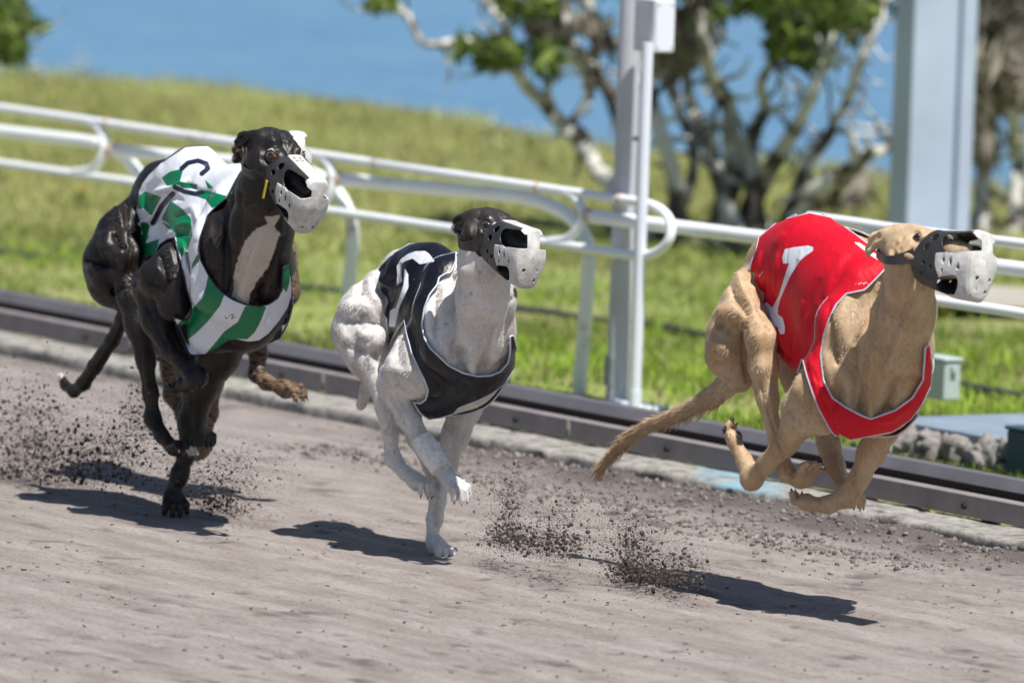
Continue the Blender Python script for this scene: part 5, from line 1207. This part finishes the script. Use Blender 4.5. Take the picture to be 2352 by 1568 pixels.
d.chain(Rf, [(1950, 1138, .03, 26), (1905, 1158, .01, 22), (1868, 1158, -.01, 20)], k=.012)
d.paw(Rf, d.J(1868, 1158, -.01), d.cdir(-.8, .25, -.5), d.cdir(-.2, -.9, 0), .054, .022, .4)
fawn_coat = coat_material("fawn_coat", (.50, .355, .215), (.40, .26, .14), (.60, .46, .31), .55, .28, .1)
def m3_dark(V, px, n, fac):
    g = np.full(len(V), 99.0)
    for c, r in (((1700, 1000), 12), ((1660, 985), 10), ((1700, 1015), 9)): g = np.minimum(g, np.linalg.norm(px - c, axis=1) - r)
    return g
C_ = lambda *a: mC(a)
st3 = [(C_((905, 700), (925, 850), (940, 970)), 7, -.014), (C_((1000, 560), (955, 700), (1000, 850)), 14, .009), (C_((1250, 420), (1205, 560), (1150, 700), (1062, 850), (1042, 1000), (1035, 1230)), 6, -.010), (C_((870, 700), (850, 900), (900, 1120)), 9, .006), (C_((1030, 1020), (1070, 1130), (1085, 1290)), 12, -.020), (C_((1180, 900), (1160, 1050), (1155, 1310)), 12, .012), (C_((1310, 1120), (1260, 1290)), 13, -.020), (C_((1370, 1140), (1440, 1080)), 10, -.010),
    (C_((1480, 500), (1350, 800), (1260, 1050)), 10, .007), (C_((1420, 560), (1310, 820), (1225, 1000)), 6, -.006), (C_((1110, 520), (1110, 700), (1090, 850)), 8, .006), (C_((1200, 420), (1170, 600)), 6, .006),
    (C_((165, 730), (240, 770), (335, 735)), 6, -.014), (C_((195, 640), (260, 620), (300, 655)), 14, .014), (C_((235, 440), (268, 540), (345, 655)), 5, -.010), (C_((290, 400), (335, 520), (390, 620)), 8, .009), (C_((130, 850), (200, 880)), 14, .009), (C_((338, 780), (332, 950), (352, 1090)), 6, -.012), (C_((150, 985), (260, 1010)), 8, -.005), (C_((420, 800), (440, 1000)), 12, .006), (C_((410, 620), (500, 760)), 6, -.005),
    (C_((440, 1100), (470, 1250), (520, 1400), (560, 1530)), 3, -.006), (C_((490, 1100), (525, 1350)), 4, .004), (C_((560, 1380), (520, 1450), (570, 1540)), 3, -.003), (mD([(880, 430), (960, 560), (1010, 740)]), 3.5, -.006), (mD([(960, 500), (1060, 640), (1160, 780)]), 4, .004), (mD([(1000, 760), (1100, 840)]), 4, -.003),
    (h3([(1000, 470), (1100, 445), (1250, 470)]), 3.5, -.005), (h3([(1020, 420), (1130, 395), (1260, 430)]), 3.5, .004), (h3([(1190, 340), (1270, 400)]), 4, -.004), (h3([(1000, 520), (1100, 560)]), 4, .003), (h3([(860, 620), (1040, 690)]), 8, .006), (h3([(820, 560), (835, 760)]), 4, -.006), (h3([(1040, 600), (1080, 680)]), 4, -.004), (h3([(760, 480), (700, 560), (770, 700)]), 5, -.008), (h3([(850, 400), (800, 480)]), 4, -.005), (h3([(690, 640), (740, 700)]), 5, .006), (C_((705, 1000), (660, 1150)), 8, .005), (C_((780, 1120), (770, 1300)), 5, -.004), (C_((620, 1300), (700, 1380)), 6, -.005), (C_((850, 1380), (930, 1470)), 6, -.004), (mD([(1150, 480), (1250, 420)]), 8, -.006), (mD([(1900, 560), (1800, 860)]), 5, .004), (mD([(1780, 600), (1700, 850)]), 4, -.003)]
d.finish_body(body_g, fawn_coat, marks={"dark": m3_dark}, strokes=st3)
v3 = mC([(415, 225), (430, 160), (560, 50), (760, 0), (900, 30), (1060, 140), (1230, 270), (1275, 340), (1200, 420), (1120, 500), (1000, 525), (930, 600), (890, 680), (850, 800), (832, 930), (850, 1090), (910, 1205), (1000, 1268), (1100, 1320), (1160, 1342), (1320, 1285), (1430, 1205), (1500, 1090), (1510, 960), (1515, 870), (1545, 860), (1560, 1000), (1548, 1130), (1495, 1240), (1420, 1345), (1300, 1425), (1090, 1465), (965, 1487), (900, 1420), (855, 1340), (822, 1280), (782, 1180), (742, 1060), (712, 940), (655, 1112), (590, 985), (540, 885), (500, 765), (460, 685), (400, 585), (360, 430), (378, 320)])
one = [mC([(600, 235), (660, 222), (750, 212), (785, 222), (785, 245), (740, 275), (700, 310), (640, 400), (600, 490), (570, 560), (556, 620), (553, 745), (522, 735), (518, 620), (560, 540), (585, 460), (610, 380), (628, 325), (590, 330), (583, 290)]),
       mC([(455, 600), (480, 578), (510, 610), (520, 620), (522, 740), (500, 690), (470, 680), (455, 650)]), mC([(555, 660), (585, 680), (600, 740), (598, 785), (570, 790), (555, 760)]),
       mC([(1050, 190), (1085, 195), (1195, 270), (1220, 315), (1150, 272)])]
swirl = [(mC([(1060, 462), (1075, 466), (1098, 452), (1118, 464)]), 1.1), (mC([(1128, 450), (1144, 465)]), 1.1), (mC([(432, 412), (440, 395), (452, 385)]), 1.4)]
red_cloth = cloth_material("red_vest_cloth", (.60, .003, .018), (.72, .74, .78), rough=.58, gloss=.28, dust=(.55, .16, .18))
d.vest([('torso', 0), ('neck', .03), ('foreA', .016), ('foreB', .018)], v3, red_cloth, marks=[("mark1", fm(one, swirl))],
       folds=[(mC([(520, 300), (500, 500), (530, 620)]), 6, -.007), (mC([(560, 260), (540, 420), (520, 560)]), 5, .006), (mC([(470, 420), (440, 600)]), 5, -.006), (mC([(400, 260), (385, 450), (440, 640), (560, 900)]), 5, -.008), (mC([(720, 560), (700, 760), (640, 950)]), 8, .005), (mC([(800, 600), (760, 800), (730, 930)]), 7, -.005), (mC([(640, 640), (620, 800), (640, 1000)]), 7, -.005), (mC([(760, 900), (800, 1100), (880, 1250)]), 7, .005), (mC([(600, 120), (530, 220)]), 8, .004), (mC([(900, 560), (860, 760), (820, 950), (850, 1150)]), 5, -.005), (mC([(680, 300), (620, 520), (600, 760)]), 6, -.004), (mC([(830, 420), (720, 700)]), 9, -.004), (mC([(1000, 250), (900, 420), (860, 560)]), 12, .004), (mC([(500, 640), (560, 780), (620, 940)]), 4, .006), (mC([(780, 1000), (830, 1180), (900, 1330)]), 4, -.004), (mC([(950, 1240), (930, 1360)]), 5, .004), (mC([(1150, 1360), (1300, 1340), (1430, 1240)]), 8, .004), (mC([(450, 250), (430, 420)]), 4, .006)],
       label="red racing vest with a white number 1 and pale blue piping")
d.eyes((.05, .03, .015), squint=.34, pos=(.046, .0325, .0115)); d.nose(); d.muzzle(wide=1.02, tall=1.02, f2=.204, bridge_white=.175); d.add_claws()
# feathered tail hair
mb = MB(); hr = np.random.default_rng(5); tp = np.array([d.J(x, y, 0) for x, y in [(1690, 862), (1630, 915), (1560, 950), (1489, 978), (1440, 1010), (1405, 1045), (1372, 1084)]]); tc_ = catmull(tp, 12); TT = np.gradient(tc_, axis=0)
HV = []; HF = []
for i in range(1500):
    u = hr.random() ** .8; k = int(u * (len(tc_) - 2)); c = tc_[k]; t = _n(TT[k]); rr = np.interp(u, [0, .3, 1], [.026, .018, .006])
    o = _n(hr.normal(size=3)); o = _n(o - t * np.dot(o, t) + np.array([0, 0, -.25])); b = c + o * rr * .8; L = hr.uniform(.018, .045) * (1.15 - .2 * u)
    e = b + (t * .95 + o * hr.uniform(.12, .5) + np.array([0, 0, -.18]) * hr.random()) * L; sd_ = _n(np.cross(t, o)) * hr.uniform(.0007, .0014)
    n0 = len(HV); m_ = (b + e) / 2 + o * .002; HV += [b - sd_, b + sd_, m_ + sd_ * .8, m_ - sd_ * .8, e]; HF += [(n0, n0 + 1, n0 + 2, n0 + 3), (n0 + 3, n0 + 2, n0 + 4)]
mesh_obj("tail_hair", HV, HF, mat("fawn_tail_hair", (.50, .37, .24), .6, .2, noise=(40, .6, (.34, .22, .12))), d.root)
d.root.children[-1]["kind"] = "stuff"

# ---------- black dog in the green and white vest (left)
d = Dog("black", "black greyhound with a white chest in a green and white striped vest", MIDS, (400, 1187), 0.0)
d.begin()
d.set_head(630, 352, -.08, (.50, -.38, .76), (.20, 1, .3), 1.0)
d.build_head('head', jaw=.010)
d.chain(T, [(300, 510, 0, 46), (370, 455, 0, 72), (440, 440, 0, 88), (500, 540, 0, 132), (552, 655, 0, 142)], k=.06, sq=1.5, blend=.05)
d.chain(T, [(552, 655, 0, 138), (558, 672, 0, 135)], k=.04, sq=1.5)
d.chain(T, [(500, 620, 0, 100), (420, 590, 0, 76), (340, 550, 0, 50)], k=.05, sq=1.3)
d.chain(T, [(530, 470, -.045, 42), (498, 560, -.085, 46), (496, 670, -.092, 46)], k=.03); d.chain(T, [(585, 500, .045, 34), (608, 590, .065, 36), (614, 680, .07, 38)], k=.03)
d.chain(T, [(500, 440, -.01, 50), (570, 430, 0, 46)], k=.03)
d.ball(T, 545, 690, -.06, 48, k=.03); d.ball(T, 602, 702, .05, 44, k=.03); d.ball(T, 488, 765, -.05, 46, k=.03)
d.chain(N, [(606, 385, -.11, 44), (606, 440, -.09, 56), (602, 520, -.06, 68), (596, 610, -.02, 72), (578, 665, 0, 48)], k=.03)
d.chain(N, [(570, 410, -.07, 22), (540, 510, -.07, 28), (525, 620, -.075, 34)], k=.02)
d.chain(N, [(585, 450, -.06, 14), (575, 580, -.05, 18), (570, 680, 0, 20)], k=.012, blend=.014)
d.chain(Hh, [(310, 490, -.045, 38), (278, 535, -.08, 50), (248, 600, -.095, 52), (252, 650, -.095, 46), (285, 690, -.08, 30)], k=.03)
d.ball(Hh, 262, 560, -.12, 34, k=.016); d.ball(Hh, 240, 625, -.125, 36, k=.016); d.ball(Hh, 290, 585, -.11, 34, k=.016); d.chain(Hh, [(300, 500, -.06, 22), (290, 545, -.105, 18)], k=.014)
d.chain(Hh, [(228, 600, -.155, 6), (262, 606, -.165, 8), (290, 590, -.15, 6)], k=.018, op='s')
d.chain(Hh, [(290, 620, -.10, 36), (305, 680, -.095, 34), (320, 745, -.085, 31), (334, 825, -.075, 22), (345, 900, -.065, 17), (350, 960, -.06, 18)], k=.02)
d.chain(Hh, [(350, 962, -.06, 19), (372, 1000, -.055, 17), (398, 1030, -.045, 18)], k=.012)
d.paw(Hh, d.J(398, 1028, -.045), d.cdir(.62, .05, .75), d.cdir(-.2, .9, -.3), .058, .022, .2, light=True)
d.chain('hind2', [(345, 530, .05, 40), (375, 620, .08, 50), (400, 720, .085, 44), (430, 800, .08, 32), (440, 870, .08, 22), (430, 940, .08, 17), (455, 980, .08, 15)], k=.03)
d.paw('hind2', d.J(455, 980, .08), d.cdir(.5, -.6, .4), d.cdir(.6, .5, .5), .055, .020, .3)
d.chain('tail', [(292, 705, 0, 20), (282, 735, 0, 17), (258, 782, 0, 16), (218, 840, 0, 17), (192, 880, 0, 16), (170, 898, 0, 13), (150, 885, 0, 9), (140, 862, 0, 7)], k=.01)
d.chain(Lf, [(440, 610, -.09, 40), (402, 600, -.115, 34), (372, 640, -.135, 46), (345, 655, -.135, 36)], k=.03)
d.chain(Lf, [(405, 640, -.125, 40), (400, 700, -.125, 38)], k=.02)
d.chain(Lf, [(342, 655, -.135, 38), (362, 735, -.125, 36), (395, 805, -.115, 27), (438, 852, -.105, 24)], k=.015)
d.ball(Lf, 452, 866, -.10, 25, k=.012)
d.chain(Lf, [(450, 868, -.10, 22), (432, 884, -.08, 18)], k=.01)
d.paw(Lf, d.J(432, 882, -.08), d.cdir(-.55, -.15, -.8), d.cdir(.1, -1, -.1), .054, .020, .4)
d.chain(Rf, [(560, 720, .09, 48), (500, 820, .075, 46), (462, 890, .06, 38), (440, 970, .05, 29), (430, 1040, .035, 20), (412, 1090, .02, 20), (398, 1128, .01, 19)], k=.02)
d.paw(Rf, d.J(398, 1132, .01), d.cdir(.15, -.75, .6), d.cdir(.2, .6, .8), .060, .024, .1)
black_coat = coat_material("black_coat", (.012, .010, .010), (.007, .006, .006), (.034, .021, .015), .42, .38, .0, patch_col=(.52, .46, .40))
def m1_patch(V, px, n, fac):
    P = mA([(1660, 250), (1800, 240), (1745, 330), (1790, 400), (1760, 500), (1700, 660), (1600, 800), (1540, 900), (1530, 985), (1440, 965), (1390, 920), (1410, 870), (1400, 740), (1450, 580), (1500, 450), (1600, 350), (1690, 310)])
    g = poly_sd(px, P); t = np.minimum(np.linalg.norm(px - (443, 1036), axis=1) - 11, np.linalg.norm(px - (138, 860), axis=1) - 9)
    g = np.where(np.linalg.norm(V - d.hc, axis=1) < .13, 99, g)
    return np.where(fac > 0, np.minimum(g, t), 99.0)
A_ = lambda *a: mA(a)
st1 = [(A_((300, 395), (360, 385)), 9, .006), (A_((330, 480), (400, 560)), 15, .012), (A_((405, 410), (440, 500), (485, 505)), 5, -.012), (A_((170, 615), (300, 640), (420, 665)), 5, -.010), (A_((180, 700), (320, 720), (430, 700)), 11, .008), (A_((470, 560), (485, 640)), 9, .008), (A_((565, 400), (575, 560), (560, 720)), 9, -.018), (A_((400, 890), (440, 840), (560, 820)), 6, -.010), (A_((430, 200), (470, 300)), 12, .008), (A_((500, 150), (500, 330)), 6, -.007), (A_((250, 820), (400, 930)), 12, .006), (A_((470, 860), (500, 1000)), 6, -.006),
    (A_((790, 590), (845, 790)), 5, -.010), (A_((640, 700), (760, 690)), 15, .008), (A_((860, 520), (905, 660)), 10, .007), (A_((800, 885), (850, 790), (900, 770)), 5, -.009), (A_((680, 800), (790, 840)), 6, -.006), (A_((940, 900), (960, 1040)), 12, .006), (A_((620, 900), (760, 1180), (860, 1360)), 4, -.004), (A_((820, 1250), (900, 1420)), 5, .005), (A_((870, 1230), (960, 1400)), 3, -.004), (A_((1000, 1480), (1090, 1500)), 6, .005),
    (A_((1460, 60), (1445, 400), (1425, 700)), 5, -.009), (A_((1230, 250), (1185, 450), (1225, 650)), 17, .010), (A_((1335, 250), (1335, 600), (1325, 860)), 7, -.014), (A_((1385, 60), (1400, 300), (1370, 500)), 8, .007), (A_((1650, 350), (1570, 600), (1465, 900)), 13, .009), (A_((1810, 450), (1710, 750), (1550, 965)), 6, -.011), (A_((1390, 820), (1400, 940)), 10, -.014), (A_((1620, 860), (1600, 980)), 12, -.014), (A_((1800, 300), (1780, 420)), 8, .005), (A_((1500, 150), (1700, 210)), 8, .006),
    (h1([(960, 500), (1010, 400), (1120, 385), (1190, 480)]), 4, -.005), (h1([(1000, 350), (1100, 320), (1180, 360)]), 4, .004), (h1([(900, 560), (1040, 650)]), 6, -.005), (h1([(1250, 330), (1210, 480)]), 5, -.004), (h1([(780, 690), (950, 790)]), 5, .005), (h1([(860, 480), (880, 640)]), 8, .005), (h1([(700, 440), (740, 330)]), 5, -.008), (h1([(1380, 260), (1330, 430)]), 6, .004), (h1([(610, 400), (640, 520)]), 5, .005), ([(330, 800), (342, 900)], 4, .004), ([(322, 840), (335, 930)], 3, -.004), ([(440, 900), (436, 980)], 6, .004), ([(455, 880), (450, 990)], 4, -.004), ([(405, 1100), (392, 1140)], 4, .003)]
d.finish_body(body_g, black_coat, marks={"patch": m1_patch}, strokes=st1)
v1 = mA([(600, 60), (640, -30), (700, -110), (800, -200), (1000, -330), (1200, -340), (1440, -290), (1480, -150), (1400, -20), (1340, 100), (1260, 165), (1185, 240), (1150, 340), (1120, 430), (1108, 520), (1118, 600), (1190, 740), (1250, 830), (1330, 908), (1400, 950), (1500, 990), (1620, 1005), (1700, 985), (1770, 940), (1810, 860), (1812, 760), (1820, 670), (1870, 660), (1892, 830), (1885, 920), (1852, 1020), (1790, 1120), (1700, 1230), (1620, 1290), (1530, 1302), (1430, 1280), (1350, 1292), (1260, 1352), (1180, 1402), (1060, 1417), (1030, 1402), (985, 1310), (930, 1170), (895, 1095), (980, 1120), (1040, 1090), (1050, 1000), (1010, 860), (985, 740), (955, 620), (905, 430), (850, 440), (780, 490), (745, 580), (650, 590), (625, 672), (640, 560), (600, 395), (572, 240)])
green1 = [mA(q) for q in ([(660, 40), (800, 85), (715, 245), (640, 180), (600, 190), (600, 90)], [(875, 120), (980, 190), (1050, 270), (1055, 400), (980, 350), (900, 340), (800, 270)], [(1060, 75), (1170, 30), (1360, 85), (1290, 145), (1225, 185), (1170, 110)],
    [(605, 400), (700, 405), (660, 480), (780, 440), (770, 500), (740, 580), (640, 580)], [(915, 380), (1060, 410), (1030, 500), (960, 610), (925, 480)], [(1105, 560), (1118, 620), (1050, 700), (1060, 640)],
    [(1190, 745), (1328, 905), (1290, 1000), (1180, 1140), (1090, 1230), (985, 1312), (920, 1165), (1040, 1040), (1140, 935), (1172, 840)], [(1500, 1000), (1620, 1000), (1677, 1005), (1640, 1110), (1580, 1220), (1520, 1278), (1430, 1275), (1340, 1290), (1260, 1350), (1180, 1405), (1150, 1420), (1230, 1330), (1330, 1210), (1440, 1130)], [(1815, 660), (1880, 660), (1870, 800), (1845, 890), (1815, 850)])]
green1 += [mA([(790, 280), (870, 330), (960, 345), (1058, 395), (1060, 415), (930, 390), (850, 350)]), mA([(620, 300), (660, 290), (700, 320), (690, 400), (640, 400)]), [(372, 408), (392, 394), (422, 388), (412, 424), (384, 428)], [(405, 416), (455, 424), (452, 436), (420, 432)], [(470, 412), (492, 432), (478, 434)]]
navy1 = [([(418, 388), (432, 375), (455, 370), (474, 377), (478, 388), (464, 400)], 5.5), ([(402, 430), (425, 441), (450, 446), (466, 442)], 5.5), ([(398, 445), (372, 474), (352, 512)], 6.5), (mA([(1330, 1085), (1345, 1108), (1375, 1075), (1400, 1070), (1385, 1110), (1420, 1085)]), 1.0), (mA([(600, 60), (572, 240), (600, 395), (640, 560)]), 3.5)]
green_cloth = cloth_material("striped_vest_cloth", (.70, .72, .78), (.0, .17, .062), (.014, .018, .04), rough=.34, gloss=.5, dusty=False)
d.vest([('torso', 0), ('neck', .03), ('foreA', .016), ('foreB', .018)], v1, green_cloth, marks=[("mark1", fm(green1)), ("mark2", fm([], navy1))],
       folds=[(mA([(1040, -60), (900, 20), (760, 40), (700, 100)]), 6, .010), (mA([(980, 100), (860, 90), (800, 190), (730, 330)]), 6, -.009), (mA([(640, 60), (660, 160), (720, 240)]), 5, .009), (mA([(780, 290), (720, 380), (660, 480)]), 5, .010), (mA([(860, 320), (800, 400), (740, 430)]), 5, -.007), (mA([(920, 360), (850, 420), (800, 470)]), 5, .008), (mA([(1040, 200), (900, 260)]), 5, -.005), (mA([(1050, 300), (920, 330)]), 5, .005), (mA([(1060, 400), (930, 390)]), 5, -.005), (mA([(600, 330), (680, 280), (720, 240)]), 4, .009), (mA([(1000, 620), (1040, 760), (1020, 900)]), 5, .006), (mA([(950, 450), (1000, 560), (1000, 660)]), 4, .010), (mA([(890, 470), (960, 560), (970, 700)]), 3, -.008), (mA([(1060, 150), (1120, 300), (1080, 460)]), 8, .005), (mA([(660, 380), (760, 260), (860, 130)]), 4, -.010), (mA([(1150, 760), (1130, 860), (1060, 960)]), 5, -.005), (mA([(1680, 1020), (1640, 1150)]), 5, .004), (mA([(800, -200), (760, -80), (700, 0)]), 8, .006), (mA([(1000, -40), (1100, 40), (1250, 60)]), 6, -.006)],
       trim=trim_dark, label="green and white striped racing vest with a navy number and navy piping")
d.eyes((.20, .09, .028), r=.0168, squint=-.14, pos=(.046, .0345, .0125)); d.nose(); d.muzzle(wide=1.06, tall=.98, f2=.205); d.add_claws()
mb = MB(); mb.prism(d.H(.072, .0515, -.062), d.hf * .004, d.hs * .0012, d.hu * .022); mb.build("strap_tag", yellow_tape, d.root, bevel=.0008)

# ---------- brindle dog almost hidden behind the black one
d = Dog("brindle", "brindle greyhound almost hidden behind the black one, a tan forepaw and muzzle top showing", MIDS, (400, 1187), 0.32)
d.begin()
d.set_head(612, 352, -.02, (.42, .18, .88), (.0, 1, -.2), .95)
d.build_head('head')
d.chain(T, [(330, 520, 0, 44), (385, 480, 0, 62), (445, 480, 0, 78), (505, 560, 0, 115), (550, 650, 0, 120)], k=.06, sq=1.5, blend=.05)
d.chain(T, [(500, 620, 0, 90), (420, 590, 0, 66), (350, 560, 0, 46)], k=.05, sq=1.3)
d.chain(T, [(530, 500, -.045, 38), (505, 580, -.08, 40), (520, 670, -.08, 40)], k=.03, mirror=True)
d.chain(N, [(628, 380, -.0, 40), (610, 440, -.0, 50), (590, 540, 0, 60), (575, 640, 0, 52)], k=.03)
d.chain(Hh, [(330, 510, -.05, 34), (300, 570, -.08, 46), (300, 630, -.08, 42), (340, 690, -.075, 28), (370, 780, -.07, 20), (388, 850, -.07, 16), (395, 905, -.07, 17), (415, 950, -.07, 14)], k=.03)
d.paw(Hh, d.J(415, 950, -.07), d.cdir(.5, -.6, .4), d.cdir(.6, .5, .5), .055, .020, .3)
d.chain('hind2', [(350, 520, .05, 34), (345, 600, .08, 44), (375, 690, .08, 30), (400, 790, .07, 20), (408, 860, .07, 16), (412, 900, .07, 16), (430, 950, .07, 14)], k=.03)
d.paw('hind2', d.J(430, 950, .07), d.cdir(.5, -.6, .4), d.cdir(.6, .5, .5), .055, .020, .3)
d.chain('tail', [(315, 560, 0, 12), (300, 680, 0, 10), (310, 760, 0, 8)], k=.01)
d.chain(Lf, [(520, 660, -.08, 40), (515, 740, -.08, 32), (512, 800, -.08, 26), (492, 880, -.07, 20), (484, 950, -.07, 15), (470, 1010, -.07, 13)], k=.02)
d.paw(Lf, d.J(470, 1010, -.07), d.cdir(-.1, -.8, -.4), d.cdir(.8, .3, .5), .05, .020, .3)
d.chain(Rf, [(585, 680, .08, 42), (592, 760, .07, 26), (592, 810, .06, 21), (590, 858, .05, 19), (612, 878, .05, 16), (640, 888, .05, 15)], k=.02)
d.paw(Rf, d.J(638, 887, .05), d.cdir(.92, -.25, .35), d.cdir(.2, .9, .3), .070, .024, .25)
brindle_coat = coat_material("brindle_coat", (.17, .105, .055), (.08, .048, .026), (.30, .20, .12), .5, .35, .2, brindle=True)
d.finish_body(body_g, brindle_coat)
d.eyes((.1, .05, .02)); d.nose(); d.muzzle(); d.add_claws()
